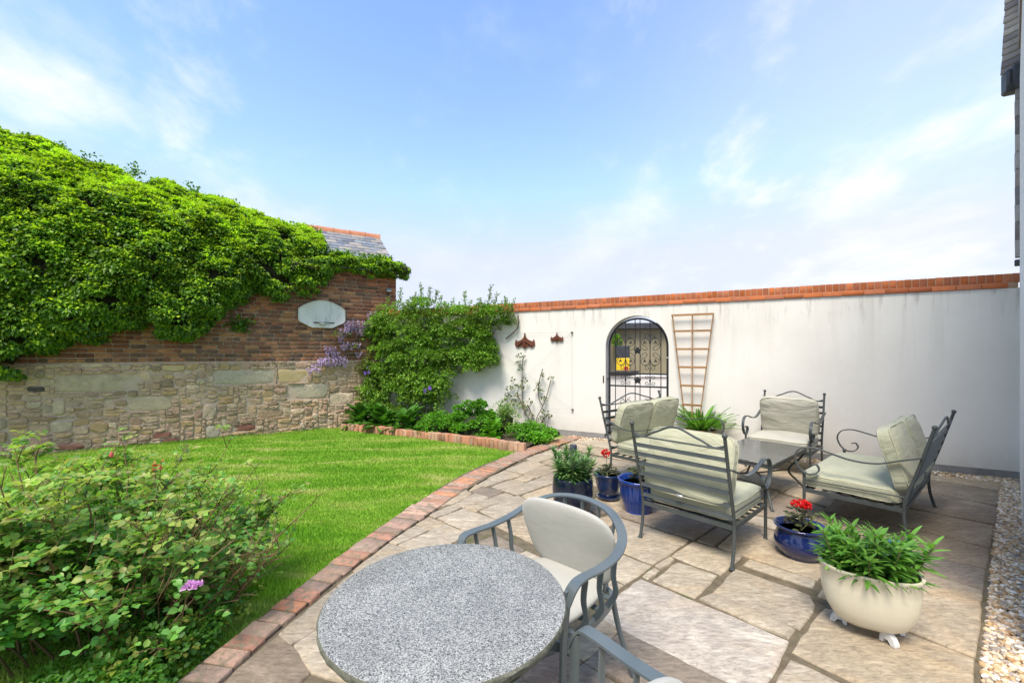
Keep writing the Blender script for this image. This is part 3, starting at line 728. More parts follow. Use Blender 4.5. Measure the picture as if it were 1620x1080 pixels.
# bricks of the upper wall
LOW = [(-0.793,1.081),(-0.408,1.088),(-0.274,1.064),(-0.103,1.44),(0.109,1.49),(0.364,1.542),(0.592,1.511),(1.07,1.697),(1.339,1.958),(1.495,1.737),(1.628,1.625),(2.041,1.711),(2.28,1.928),(2.378,2.195),(2.578,2.179),(2.94,2.506),(3.155,2.431),(3.545,2.505),(3.636,2.873),(3.776,2.65),(4.197,2.705),(4.321,3.065),(4.836,3.167),(5.242,3.034),(5.453,3.138),(5.741,3.12),(5.993,3.097)]
low_z = lambda s_: float(np.interp(s_, [a for a, _ in LOW], [b for _, b in LOW]))
ob_m = [brick_me('brick', .217, .05, .063, MAT['brick_old'], 60+i, .007, .004) for i in range(6)]
oh_m = [brick_me('brick', .100, .05, .063, MAT['brick_old'], 70+i, .007, .004) for i in range(4)]
cand = []
for c in range(25):
    z = 1.312+.034+c*.0805; head = c in (0, 5, 9, 14, 19); x = S0 + rng.uniform(0,.2)
    while x < S1:
        L = .114 if (head or rng.rand() < .12) else .232
        if x+L > S1-.005 and x < S1-.03: L = max(S1-.003-x, .05)
        xc = x+L/2
        if x+L <= S1 and xc > -1.3: cand.append((xc, z+.006*math.sin(xc*1.3+c*.4), L))
        x += L
vis = [q for q in cand if low_z(q[0]) > q[1]-.25]; hid = [q for q in cand if low_z(q[0]) <= q[1]-.25]
vis.sort(key=lambda q: -(low_z(q[0])-q[1]) if low_z(q[0])-q[1] < .1 else -5-q[2])
rest = MB()
for i, (x, z, L) in enumerate(vis + [h for h in hid if low_z(h[0]) > h[1]-.8]):
    me = (ob_m if L > .17 else oh_m)[rng.randint(6 if L > .17 else 4)]; sx = (L-.010)/(.222 if L > .17 else .104)
    if i < 298:
        o = obj('brick', me, ob, (x, .012+rng.uniform(-.004,.004), z), (0, rng.uniform(-.012,.012), 0)); o.scale = (sx, 1, 1)
    else: rest.add([(v_.co.x*sx+x, v_.co.y+.012, v_.co.z+z) for v_ in me.vertices], [tuple(p.vertices) for p in me.polygons])
if rest.v: obj('brick_courses', rest.mesh('brick_courses', M_surf('weathered brick mass', (.75,.72,.7), (1.25,1.2,1.15), 14, .9, 60, .7, .006, island=True, rnd=[(.27,.105,.06),(.18,.075,.05),(.36,.145,.075),(.21,.095,.065),(.38,.17,.085)], rndval=.15), True, 50), ob, kind='stuff')

# roof
RZ0, RZ1, RD = 3.36, 4.60, 1.75
sl_ = math.atan2(RZ1-RZ0, RD+.12)
rb = MB().add([(S0,-.14,RZ0-.03),(S1+.06,-.14,RZ0-.03),(S1+.06,RD,RZ1-.03),(S0,RD,RZ1-.03),(S0,2*RD+.14,RZ0-.03),(S1+.06,2*RD+.14,RZ0-.03)], [(0,1,2,3),(3,2,5,4),(0,3,4),(1,5,2)])
roof = obj('roof', rb.mesh('roof', MAT['slate'], False), ob)
slm = [brick_me('slate', .29, .40, .009, MAT['slate'], 80+i, .002, .003) for i in range(4)]
rows = 12; Ls = math.hypot(RZ1-RZ0, RD+.12)
for r_ in range(rows):
    v_ = (r_+.5)/rows*Ls; y = -.14+math.cos(sl_)*v_; z = RZ0+math.sin(sl_)*v_+.012
    for k_ in range(8):
        x = S1+.04-.15-k_*.298-(r_ % 2)*.149
        if x < 3.9: break
        obj('slate', slm[rng.randint(4)], roof, (x, y, z), (sl_-.055, rng.uniform(-.006,.006), rng.uniform(-.01,.01)))
rt = MB().sweep([(-.19,0,0),(.19,0,0)], [(.13,-.09),(.11,.01),(.05,.06),(-.05,.06),(-.11,.01),(-.13,-.09),(-.11,-.09),(-.09,.0),(-.04,.04),(.04,.04),(.09,.0),(.11,-.09)]).box((.19,0,.045),(.03,.13,.05),bev=.01).mesh('ridge_tile', MAT['ridge'], True, 40)
for k_ in range(5): obj('ridge_tile', rt, roof, (S1-.15-k_*.39, RD, RZ1+.02+rng.uniform(-.006,.006)), (rng.uniform(-.02,.02), 0, 0))

# ================= white rendered wall =================
def stucco(name, ca, cb_, streak=True):
    m, t, b = newmat(name); tcn = N('ShaderNodeTexCoord', t); v = tcn.outputs['Object']
    n1 = noise(t, v, .9, 5, .6); r = ramp(t, [ca, cb_], [.35,.65]); t.links.new(n1.outputs['Fac'], r.inputs[0]); c = r.outputs[0]
    if streak:
        mp = N('ShaderNodeMapping', t); mp.inputs['Scale'].default_value = (3.2, 3.2, .22); t.links.new(v, mp.inputs['Vector'])
        n2 = noise(t, mp.outputs[0], 1.6, 8, .66, .3); f = maprange(t, n2.outputs['Fac'], .50, .74)
        se = N('ShaderNodeSeparateXYZ', t); t.links.new(v, se.inputs[0]); top = maprange(t, se.outputs[2], 1.0, 2.28, .10, 1)
        c = mixrgb(t, math_('MULTIPLY', math_('MULTIPLY', f, top, t), .5, t), c, (.50,.485,.43))
        mp2 = N('ShaderNodeMapping', t); mp2.inputs['Scale'].default_value = (7, 7, .9); t.links.new(v, mp2.inputs['Vector'])
        n3 = noise(t, mp2.outputs[0], 1.5, 8, .7, .3); f3 = maprange(t, n3.outputs['Fac'], .53, .72); top3 = maprange(t, se.outputs[2], 1.85, 2.26, 0, 1)
        c = mixrgb(t, math_('MULTIPLY', math_('MULTIPLY', f3, top3, t), .8, t), c, (.24,.225,.20))
        low = maprange(t, se.outputs[2], .40, .06, 0, .75); n4 = noise(t, v, 5, 6, .7)
        c = mixrgb(t, math_('MULTIPLY', low, n4.outputs['Fac'], t), c, (.45,.43,.38))
    t.links.new(c, b.inputs['Base Color']); b.inputs['Roughness'].default_value = .92; b.inputs['Specular IOR Level'].default_value = .2
    n5 = noise(t, v, 75, 5, .7); p = bump(t, b, n5.outputs['Fac'], .55, .006); n6 = noise(t, v, 9, 4, .5); bump(t, b, n6.outputs['Fac'], .15, .01, p); return m
MAT['white'] = stucco('white roughcast', (.72,.708,.68), (.785,.775,.75))
MAT['white_plain'] = stucco('white render', (.74,.735,.72), (.80,.795,.785), False)
ww = thing('garden_wall', 'white rendered garden wall with an orange brick coping and an arched gateway', 'wall', (C2[0], C2[1], 0), ROT_W)
TH = .24; GL, GR, GS = 5.30, 6.34, 1.585; gr_ = (GR-GL)/2; WT = 2.262; TE = 10.30
arc = [(GL+gr_-gr_*math.cos(math.pi*i/24), GS+gr_*math.sin(math.pi*i/24)*1.0) for i in range(25)]
wb = MB()
def quadpanel(x0, x1, z0, z1):
    wb.add([(x0,0,z0),(x1,0,z0),(x1,0,z1),(x0,0,z1)], [(0,1,2,3)]); wb.add([(x0,TH,z0),(x1,TH,z0),(x1,TH,z1),(x0,TH,z1)], [(3,2,1,0)])
quadpanel(-.02, GL, .07, WT); quadpanel(GR, TE, .07, WT)
for i in range(24):
    (xa, za), (xb, zb) = arc[i], arc[i+1]
    for y, fl in ((0, False), (TH, True)):
        f = [(0,1,2,3)] if not fl else [(3,2,1,0)]
        wb.add([(xa,y,za),(xb,y,zb),(xb,y,WT),(xa,y,WT)], f)
jam = [(GL,.07)] + arc + [(GR,.07)]
for i in range(len(jam)-1):
    (xa, za), (xb, zb) = jam[i], jam[i+1]; wb.add([(xa,0,za),(xa,TH,za),(xb,TH,zb),(xb,0,zb)], [(0,1,2,3)])
wb.add([(-.02,0,WT),(TE,0,WT),(TE,TH,WT),(-.02,TH,WT)], [(0,1,2,3)])
obj('wall', wb.mesh('wall', MAT['white'], False), ww)
pl = MB().box(((GL-.02)/2-.02, TH/2, -.12), (GL+.02, TH-.006, .385)); pl.box(((GR+TE)/2, TH/2, -.12), (TE-GR, TH-.006, .385)); pl.box(((GL+GR)/2, TH/2, -.14), (GR-GL+.004, TH-.02, .32))
obj('plinth', pl.mesh('plinth', MAT['concrete'], False), ww)
cbm = MB().box((TE/2-.01, TH/2, WT+.035), (TE-.02, TH+.01, .066)).box((TE/2-.01, TH/2, WT+.118), (TE-.02, TH-.014, .094)); obj('coping_mortar', cbm.mesh('coping_mortar', MAT['mortar_cop'], False), ww)
c1m = [brick_me('brick', .220, TH+.045, .060, MAT['brick_new'], 90+i, .003, .0012) for i in range(3)]
c2m = [brick_me('brick', .0695, TH-.01, .108, MAT['brick_new'], 95+i, .003, .0012) for i in range(3)]
x = .11
while x < TE-.05: obj('brick', c1m[rng.randint(3)], ww, (x, TH/2, WT+.033), (0,0,rng.uniform(-.003,.003))); x += .2265
x = .04; nb = 0
while x < TE-.02: obj('brick', c2m[rng.randint(3)], ww, (x, TH/2, WT+.066+.054+rng.uniform(-.002,.002)), (0,rng.uniform(-.01,.01),rng.uniform(-.006,.006))); x += .0758

# ================= house corner at the right =================
hs = thing('house', 'white rendered house corner with grey slate hanging above dark lead at the right edge', 'house', (Hc[0], Hc[1], 0), math.atan2(HD[1], HD[0]))
hb = MB().box((2.25, 2.0, 2.2), (4.5, 4.0, 5.0)); obj('wall', hb.mesh('wall', MAT['white_plain'], False), hs)
hv = MB().box((2.25, 2.03, 5.6), (4.48, 4.0, 1.85)); obj('upper_wall', hv.mesh('upper_wall', MAT['lead'], False), hs)
lf = MB().box((-.02,-.045,4.735),(.16,.17,.27),rz=R(20),bev=.02); lf.box((.02,.02,4.76),(.12,.16,.30),bev=.02); obj('lead_flashing', lf.mesh('lead_flashing', MAT['lead'], True, 40), hs)
def flare(z): 
    t = min(max((z-4.86)/1.3, 0), 1); return -.105 + .10*(1-(1-t)**1.6)
shm = [brick_me('slate', .245, .014, .27, MAT['slate_hung'], 120+i, .002, .003) for i in range(4)]
sh = obj('slate_hanging', MB().box((2.3,.0,5.75),(4.2,.02,1.5)).mesh('slate_hanging', MAT['slate_hung'], False), hs)
for r_ in range(0):
    z = 4.95+r_*.135; y0 = flare(z-.1); y1 = flare(z+.1); an = math.atan2(y1-y0, .2)
    for k_ in range(9):
        x = -.08+k_*.25+(r_ % 2)*.125
        obj('slate', shm[rng.randint(4)], sh, (x, (y0+y1)/2-.012, z), (-an-.07, 0, rng.uniform(-.01,.01)))
vm = [brick_me('edge_slate', .10, .045, .205, MAT['slate_hung'], 130+i, .003, .003) for i in range(3)]
for r_ in range(10): obj('edge_slate', vm[r_ % 3], hs, (.0, -.014, 2.72+r_*.208), (0, 0, rng.uniform(-.05,.05)))
for r_ in range(17):
    z = 4.89+r_*.078; sh_ = .165-.055*(r_/16)**.8; y0 = -.005-sh_*.72
    obj('slate', MB().box((0,0,0),(.02,sh_+.16,.10),bev=.003).mesh('slate', MAT['slate_hung'], True, 50), sh, (.06-.012*r_*.3, y0+.5*(sh_+.16)-.03+rng.uniform(-.004,.004), z), (0, -R(10), -R(22)))
obj('drip_cap', MB().box((.0,-.016,2.555),(.10,.05,.07),bev=.008).mesh('drip_cap', MAT['lead'], True, 40), hs)

# ================= metalwork on and in the white wall =================
MAT['blackiron'] = M_surf('black painted iron', (.012,.014,.018), (.022,.025,.03), 8, .45, 40, .2, .001)
MAT['galv'] = M_surf('galvanised steel', (.45,.45,.44), (.6,.6,.58), 20, .4, 60, .1, .001, metallic=.7)
MAT['rust'] = M_surf('rusty iron', (.10,.035,.022), (.17,.06,.035), 12, .85, 60, .6, .004, spots=(.24,.10,.05), spotscale=25, spotlim=(.6,.7))
MAT['wood'] = M_surf('brown trellis timber', (.26,.14,.065), (.36,.21,.10), 5, .75, 40, .3, .002, stretch=(6,6,.8), rnd=[(1,1,1),(.85,.8,.75),(1.1,1.1,1.05)])
def spiral(cx_, cz, r0, r1, a0, turns, n=20):
    return [(cx_+(r0+(r1-r0)*i/n)*math.cos(a0+turns*2*math.pi*i/n), 0, cz+(r0+(r1-r0)*i/n)*math.sin(a0+turns*2*math.pi*i/n)) for i in range(n+1)]
gt = thing('gate', 'black wrought iron arched gate with scrollwork in the white wall opening', 'gate', WWp(GL, -.13, 0), ROT_W)
GW = GR-GL; gm = GW/2; R0 = gm-.035
fr = MB(); fp = [(.035,0,.05),(.035,0,GS)] + [(gm-R0*math.cos(math.pi*i/28), 0, GS+R0*.985*math.sin(math.pi*i/28)) for i in range(1, 28)] + [(GW-.035,0,GS),(GW-.035,0,.05)]
fr.bar(fp, .03, .036, up=(0,1,0)); obj('gate_frame', fr.mesh('gate_frame', MAT['blackiron'], True, 40), gt)
for z in (1.12, .905, .09): obj('rail', MB().box((gm,0,z), (GW-.085,.024,.026), bev=.002).mesh('rail', MAT['blackiron'], True, 40), gt)
bx = [.14, .315, .478, .56, .725, .90]
for x in bx:
    zt = GS + R0*.985*math.sqrt(max(0, 1-((x-gm)/R0)**2)); obj('bar', MB().tube([(x,0,.09),(x,0,zt)], .0075, 6, up=(0,1,0)).mesh('bar', MAT['blackiron'], True, 50), gt)
def sscroll(mx, zc, s_=1, fl=1):
    """a C-scroll with curled ends, opening towards x*fl, with a small ivy leaf inside"""
    b = MB(); r = .082*s_
    P = smoothpath([(0,0,.165*s_),(-.02,0,.185*s_),(-.045,0,.17*s_),(-.047,0,.14*s_),(-.02,0,.115*s_),(.03,0,.11*s_),(.078,0,.075*s_),(.085,0,.0),(.078,0,-.075*s_),(.03,0,-.11*s_),(-.02,0,-.115*s_),(-.047,0,-.14*s_),(-.045,0,-.17*s_),(-.02,0,-.185*s_),(0,0,-.165*s_)], 4)
    b.tube([(mx+(p.x-.085)*fl, 0, zc+p.z) for p in P], .005, 5, up=(0,1,0)); return b
def leaf3(b, x, z, s_=1):
    for a in (90, 210, 330):
        c, s2 = math.cos(R(a)), math.sin(R(a))
        b.box((x+c*.016*s_, 0, z+s2*.016*s_), (.030*s_, .008, .020*s_), bev=.004, M4=Matrix.Rotation(-R(a), 4, 'Y'))
for mx in (.315, .725):
    for zc, up_ in ((1.655, 1), (1.34, -1)):
        for fl in (-1, 1):
            b = MB()
            big_ = spiral(mx+fl*.088, zc, .078, .052, math.pi if fl > 0 else 0, (-.8 if fl > 0 else .8)*up_, 18)
            b.tube(big_, .0052, 5, up=(0,1,0)); leaf3(b, mx+fl*.09, zc)
            b.tube(spiral(mx+fl*.045, zc+up_*.118, .042, .016, -math.pi/2*up_, (1.0 if fl > 0 else -1.0)*up_, 16), .005, 5, up=(0,1,0))
            b.tube(smoothpath([(mx+fl*.012,0,zc+up_*.05),(mx+fl*.05,0,zc+up_*.079),(mx+fl*.10,0,zc+up_*.076)], 5), .005, 5, up=(0,1,0))
            b.tube(smoothpath([(mx+fl*.166,0,zc-up_*.01),(mx+fl*.150,0,zc-up_*.085),(mx+fl*.09,0,zc-up_*.135),(mx+fl*.052,0,zc-up_*.12),(mx+fl*.055,0,zc-up_*.085),(mx+fl*.082,0,zc-up_*.085)], 5), .005, 5, up=(0,1,0))
            obj('scroll', b.mesh('scroll', MAT['blackiron'], True, 50), gt)
    for z in (1.655, 1.34, 1.012): obj('collar', MB().box((mx,0,z),(.026,.026,.05),bev=.004).mesh('collar', MAT['blackiron'], True, 40), gt)
    for fl in (-1, 1):
        for up_ in (-1, 1):
            obj('scroll', MB().tube(spiral(mx+fl*.052, 1.012+up_*.048, .036, .014, math.pi if fl > 0 else 0, (-1.05 if fl*up_ > 0 else 1.05), 16), .005, 5, up=(0,1,0)).mesh('scroll', MAT['blackiron'], True, 50), gt)
            obj('scroll', MB().tube(spiral(mx+fl*.055, .60+(.03 if up_ > 0 else -.03), .045, .016, math.pi if fl > 0 else 0, (-1.0 if fl*up_ > 0 else 1.0), 16) , .005, 5, up=(0,1,0)).mesh('scroll', MAT['blackiron'], True, 50), gt)
        obj('scroll', MB().tube(smoothpath([(mx,0,.60),(mx+fl*.03,0,.67),(mx+fl*.085,0,.715)], 6), .0045, 5, up=(0,1,0)).mesh('scroll', MAT['blackiron'], True, 50), gt)
for z in (1.52, 1.012):
    b = MB(); b.ball((.519,-.008,z), .02, 6)
    for k_ in range(5):
        a = R(90+72*k_); b.box((.519+.034*math.cos(a), -.004, z+.034*math.sin(a)), (.052,.012,.044), bev=.006, M4=Matrix.Rotation(-a, 4, 'Y'))
    obj('rosette', b.mesh('rosette', MAT['blackiron'], True, 50), gt)
obj('latch', MB().box((GW-.0,-.02,1.40),(.10,.02,.02)).box((GW+.01,-.03,1.40),(.03,.02,.07),bev=.004).mesh('latch', MAT['galv'], True, 40), gt)
obj('hinge', MB().box((-.01,-.035,1.02),(.09,.012,.02)).box((-.035,-.13-.006,1.02),(.018,.014,.12)).mesh('hinge', MAT['blackiron'], True, 40), gt)

# what stands beyond the gate
MAT['beige'] = stucco('beige far render', (.27,.245,.165), (.31,.28,.20), False)
MAT['pinkbrick'] = M_surf('pinkish far masonry', (.40,.33,.27), (.48,.40,.33), 3, .9, 20, .3, .01)
lw = thing('low_wall', 'low white rendered wall seen through the lower half of the gate', 'wall', WWp(4.4,-2.3,0), ROT_W)
lw.rotation_euler[2] = 0
obj('wall', MB().box((2.6,.5,.40),(6.5,.2,.97)).mesh('wall', MAT['white_plain'], False), lw); obj('coping', MB().box((2.6,.5,.905),(6.5,.26,.04),bev=.008).mesh('coping', MAT['white_plain'], False), lw)
gb_ = thing('garage', 'beige rendered building with a dark flat roof edge seen through the gate', 'building', (3.45,14.2,0), R(-9))
obj('wall', MB().box((2.2,2,.9),(6.0,4,2.7)).mesh('wall', MAT['beige'], False), gb_); obj('roof', MB().box((2.2,1.9,2.34),(6.3,4.3,.2),bev=.02).mesh('roof', MAT['lead'], False), gb_)
ho = thing('stone_cottage', 'pinkish masonry building at the left edge of the gate opening', 'building', (2.35,13.2,0), R(8))
obj('wall', MB().box((-.6,1,1),(2.3,2,2.7)).mesh('wall', MAT['pinkbrick'], False), ho); obj('roof', MB().prism([(-1.9,2.33),(.7,2.33),(.7,2.42),(-.6,2.75),(-1.9,2.42)],-.1,2.1).mesh('roof', MAT['slate'], False), ho)
yc = thing('notice_panel', 'yellow panel with a red patch below a dark rack seen through the gate', 'panel', (3.56,13.6,0))
obj('board', MB().box((0,0,1.08),(.42,.03,.42),bev=.01).mesh('board', M_surf('yellow paint',(.75,.52,.02),(.8,.58,.03),5,.5,10,.05,.001), False), yc, label='yellow board')
obj('rack', MB().box((0,.02,1.5),(.44,.06,.38),bev=.01).mesh('rack', MAT['lead'], False), yc)
obj('red_patch', MB().lathe([(.001,0),(.07,0),(.07,.006),(.001,.006)],n=16).mesh('red_patch', M_surf('red paint',(.5,.04,.03),(.55,.05,.04),5,.5,10,.05,.001), True), yc, (.10,-.022,.96), (R(90),0,0))
tr_ = thing('stone_trough', 'low grey stone trough on the white wall beyond the gate', 'trough', (2.55,10.28,.925))
obj('trough', MB().lathe([(.02,0),(.42,.0),(.52,.05),(.55,.11),(.5,.12),(.45,.07),(.02,.06)], n=26, sy=.28).mesh('trough', MAT['stone_dark'], True, 40), tr_)

# rusty wall hangings
def hanger(t, z, s_, label):
    th = thing('wall_hanging', label, 'wall ornament', WWp(t, .0, z), ROT_W, 'rusty iron wall hangings')
    half = [(0,.155),(.012,.15),(.02,.11),(.045,.075),(.085,.045),(.12,.035),(.128,.02),(.15,.028),(.165,.015),(.19,.06),(.205,.01),(.212,-.04),(.195,-.075),(.15,-.10),(.11,-.085),(.075,-.075),(.05,-.085),(.02,-.105),(0,-.115)]
    pts = [(x*s_, y*s_) for x, y in half] + [(-x*s_, y*s_) for x, y in half[-2:0:-1]]
    b = MB().prism(pts[::-1], -.028, -.012); obj('plate', b.mesh('plate', MAT['rust'], False), th)
    b = MB().tube([(0,-.03,.16*s_),(0,-.05,.05*s_),(0,-.055,-.03*s_),(0,-.035,-.12*s_)], .013*s_, 8, scales=[.5,1,1.3,.8]); b.ball((0,-.03,.165*s_), .014*s_, 6); obj('rib', b.mesh('rib', MAT['rust'], True), th)
    for fl in (-1, 1): obj('rib', MB().tube(smoothpath([(0,-.05,.04*s_),(fl*.08*s_,-.045,-.01*s_),(fl*.15*s_,-.035,-.06*s_)],4), .009*s_, 6).mesh('rib', MAT['rust'], True), th)
    obj('fixing', MB().tube([(0,-.03,.165*s_),(0,0,.175*s_)], .005, 6).mesh('fixing', MAT['rust'], True), th)
hanger(3.745, 1.675, 1.0, 'larger of the two rusty bat-wing wall hangings on the white wall')
hanger(4.40, 1.742, .60, 'smaller of the two rusty bat-wing wall hangings on the white wall')
wr = thing('training_wires', 'thin training wires stretched between eye bolts on the white wall', 'wires', WWp(0,0,0), ROT_W)
wm = M_surf('wire grey', (.28,.27,.25), (.36,.35,.33), 9, .5, 10, 0, 0)
for a, b_ in (((1.2,1.90),(4.69,1.845)), ((4.69,1.845),(4.70,.455)), ((4.69,1.845),(3.2,.55)), ((4.70,.455),(2.9,1.75)), ((4.70,.455),(3.9,.47)), ((.1,1.62),(2.2,1.60))):
    obj('wire', MB().tube([(a[0],-.035,a[1]),((a[0]+b_[0])/2,-.035,(a[1]+b_[1])/2-.012),(b_[0],-.035,b_[1])], .0014, 4).mesh('wire', wm, True), wr)
for x, z in ((4.69,1.845),(4.70,.455)): obj('eye_bolt', MB().box((x,-.02,z),(.036,.04,.034),bev=.008).tube([(x,-.03,z+.012),(x+.014,-.03,z),(x,-.03,z-.012),(x-.014,-.03,z)],.005,5,closed=True).mesh('eye_bolt', M_surf('bolt',(.10,.10,.095),(.16,.16,.15),9,.5,10,0,0), True), wr)

# fan trellis
tl = thing('fan_trellis', 'brown wooden fan trellis leaning on the white wall behind the planter', 'trellis', WWp(6.70, .03, 0), ROT_W)
def tz(f, z): return f*(.075 + (z-.40)*.135)   # half width factor
for f in (-1, 0, 1): obj('stile', MB().box((0,0,0),(.030,.016,1.0)).mesh('stile', MAT['wood'], False), tl)
for ch in [c for c in tl.children]: bpy.data.objects.remove(ch)
z0_, z1_ = .38, 2.095
for f, yy in ((-1,-.018),(0,-.018),(1,-.018)):
    x0_, x1_ = f*.100, f*.300
    obj('stile', MB().bar([(x0_, yy-.05, z0_), (x1_, yy, z1_)], .016, .032, up=(0,1,0)).mesh('stile', MAT['wood'], False), tl)
for z in (2.08, 1.825, 1.54, 1.255, .965, .665):
    hw = .100+(z-z0_)/(z1_-z0_)*.2+.012; yy = -.042-.05*(1-(z-z0_)/(z1_-z0_)); obj('rung', MB().box((0,yy,z),(2*hw,.014,.032)).mesh('rung', MAT['wood'], False), tl)

# backboard and lamp on the brick wall
bbp = SWp(4.222, .0, 2.306)
bd = thing('basketball_backboard', 'small weathered white basketball backboard with a dark hoop on the brick wall', 'backboard', bbp, ROT_S)
o_ = [(-.46,-.13),(-.46,.09),(-.43,.13)] + [(-.43+.86*i/12, .13+.165*math.sin(math.pi*i/12)**.9) for i in range(1,12)] + [(.43,.13),(.46,.09),(.46,-.13),(.43,-.17),(.20,-.285),(-.20,-.285),(-.43,-.17)]
MAT['board'] = M_surf('weathered white board', (.72,.73,.71), (.82,.82,.80), 4, .6, 30, .2, .002, stretch=(3,3,.8), spots=(.32,.36,.33), spotscale=3, spotlim=(.55,.75))
MAT['boardrim'] = M_surf('white plastic rim', (.68,.68,.65), (.75,.75,.72), 8, .5, 30, .1, .001)
b = MB().prism(o_[::-1], -.055, -.025); obj('board', b.mesh('board', MAT['board'], False), bd)
b = MB().tube([(x, -.058, z) for x, z in o_], .011, 6, up=(0,1,0), closed=True); obj('rim', b.mesh('rim', MAT['boardrim'], True), bd)
b = MB().tube([(.205*math.cos(2*math.pi*i/32), -.30+.205*math.sin(2*math.pi*i/32), -.20) for i in range(32)], .008, 6, closed=True); obj('hoop', b.mesh('hoop', MAT['blackiron'], True), bd)
obj('bracket', MB().box((0,-.075,-.205),(.12,.04,.06),bev=.005).box((0,-.09,-.2),(.09,.05,.02)).mesh('bracket', MAT['boardrim'], False), bd)
for x, z in ((-.33,.15),(.33,.15),(-.33,-.02),(.33,-.02)): obj('bolt', MB().ball((x,-.058,z),.009,6).mesh('bolt', MAT['galv'], True), bd)
for x in (-.3,.3): obj('batten', MB().box((x,-.012,0),(.04,.026,.3)).mesh('batten', MAT['boardrim'], False), bd)
lp = thing('wall_lamp', 'small grey floodlight fixed near the top corner of the brick wall', 'lamp', SWp(5.64, .0, 2.90), ROT_S)
obj('housing', MB().box((0,-.10,.03),(.11,.05,.085),bev=.008,M4=Matrix.Rotation(R(-25),4,'X')).mesh('housing', M_surf('grey lamp body',(.13,.17,.17),(.17,.21,.21),8,.5,20,.1,.001), True, 40), lp)
obj('lens', MB().box((0,-.128,.022),(.09,.006,.065),bev=.002,M4=Matrix.Rotation(R(-25),4,'X')).mesh('lens', M_surf('lamp glass',(.45,.55,.52),(.55,.62,.6),8,.2,20,0,0), True, 40), lp)
obj('bracket', MB().tube([(0,0,-.05),(0,-.05,-.06),(0,-.09,0)], .012, 6).box((0,-.008,-.06),(.05,.02,.06),bev=.004).mesh('bracket', MAT['lead'], True, 40), lp)

# ================= furniture =================
MAT['metal'] = M_surf('grey green painted steel', (.045,.055,.055), (.07,.08,.08), 6, .42, 60, .15, .001, spots=(.18,.18,.17), spotscale=40, spotlim=(.68,.74), spec=.5)
MAT['metal2'] = M_surf('blue grey painted aluminium', (.085,.11,.12), (.12,.145,.16), 5, .40, 60, .12, .001, spots=(.30,.32,.33), spotscale=30, spotlim=(.68,.75), spec=.5)
def fabric(name, ca, cb_, stain, wr_=.6):
    m, t, b = newmat(name); v, rd, tcn = objvec(t)
    n1 = noise(t, v, 4, 5, .6); r = ramp(t, [ca, cb_], [.35,.65]); t.links.new(n1.outputs['Fac'], r.inputs[0])
    n2 = noise(t, v, 2.3, 6, .6); f = maprange(t, n2.outputs['Fac'], .56, .75, 0, .5); c = mixrgb(t, f, r.outputs[0], stain); t.links.new(c, b.inputs['Base Color'])
    b.inputs['Roughness'].default_value = .85; b.inputs['Specular IOR Level'].default_value = .2; b.inputs['Sheen Weight'].default_value = .2
    mp = N('ShaderNodeMapping', t); mp.inputs['Scale'].default_value = (1, 3.0, 1.5); mp.inputs['Rotation'].default_value = (0,0,R(25)); t.links.new(v, mp.inputs['Vector'])
    n3 = noise(t, mp.outputs[0], 3.4, 4, .55, 1.4); p = bump(t, b, n3.outputs['Fac'], wr_, .03)
    n4 = noise(t, v, 260, 2, .5); bump(t, b, n4.outputs['Fac'], .12, .001, p); return m
MAT['sage'] = fabric('sage cushion cloth', (.37,.38,.265), (.43,.435,.315), (.32,.325,.235))
MAT['sagegrey'] = fabric('faded sage cloth', (.44,.43,.36), (.49,.475,.405), (.39,.38,.31))
MAT['cream'] = fabric('pale grey cushion cloth', (.39,.39,.36), (.44,.435,.40), (.35,.35,.31), .08)
MAT['piping'] = M_surf('cushion piping', (.40,.40,.29), (.46,.46,.34), 8, .85, 40, .1, .001)
def cushion_np(sx, sy, sz, seed, n=14, pw=6.0, puff=.25, wrinkle=.008, taper=None):
    rs = np.random.RandomState(seed); g = np.linspace(-1, 1, n); V = []; Fq = []
    for ax in range(3):
        for sg in (-1, 1):
            o = len(V); u, v_ = np.meshgrid(g, g, indexing='ij'); P = np.zeros((n, n, 3)); P[..., ax] = sg; P[..., (ax+1) % 3] = u; P[..., (ax+2) % 3] = v_
            V.extend(P.reshape(-1, 3))
            for i in range(n-1):
                for j in range(n-1):
                    q = [o+i*n+j, o+(i+1)*n+j, o+(i+1)*n+j+1, o+i*n+j+1]; Fq.append(q if sg > 0 else q[::-1])
    V = np.array(V); key = {}; idx = np.empty(len(V), int); U = []
    for i, p in enumerate(np.round(V, 5)):
        k = tuple(p)
        if k not in key: key[k] = len(U); U.append(V[i])
        idx[i] = key[k]
    U = np.array(U); Fq = idx[np.array(Fq)]
    r = (np.abs(U)**pw).sum(1)**(1/pw); Q = U/r[:, None]
    edge = np.clip(np.abs(Q[:,0]), 0, 1)**4 + np.clip(np.abs(Q[:,1]), 0, 1)**4
    Q[:,2] *= (1-puff*np.clip(edge, 0, 1.3)) + .10*np.cos(Q[:,0]*1.5)*np.cos(Q[:,1]*1.5)
    for k in range(7):
        a = rs.uniform(0, 6.28); fq = rs.uniform(3, 11); ph = rs.uniform(0, 6.28)
        d = wrinkle/sz*np.sin(fq*(Q[:,0]*np.cos(a)+Q[:,1]*np.sin(a))+ph+2*np.sin(2*Q[:,1]+ph))*(.3+.7*edge/2)
        Q[:,2] += d
    if taper is not None: Q[:,0] *= 1 - taper*(1-Q[:,1])/2
    return Q*np.array([sx/2, sy/2, sz/2]), Fq
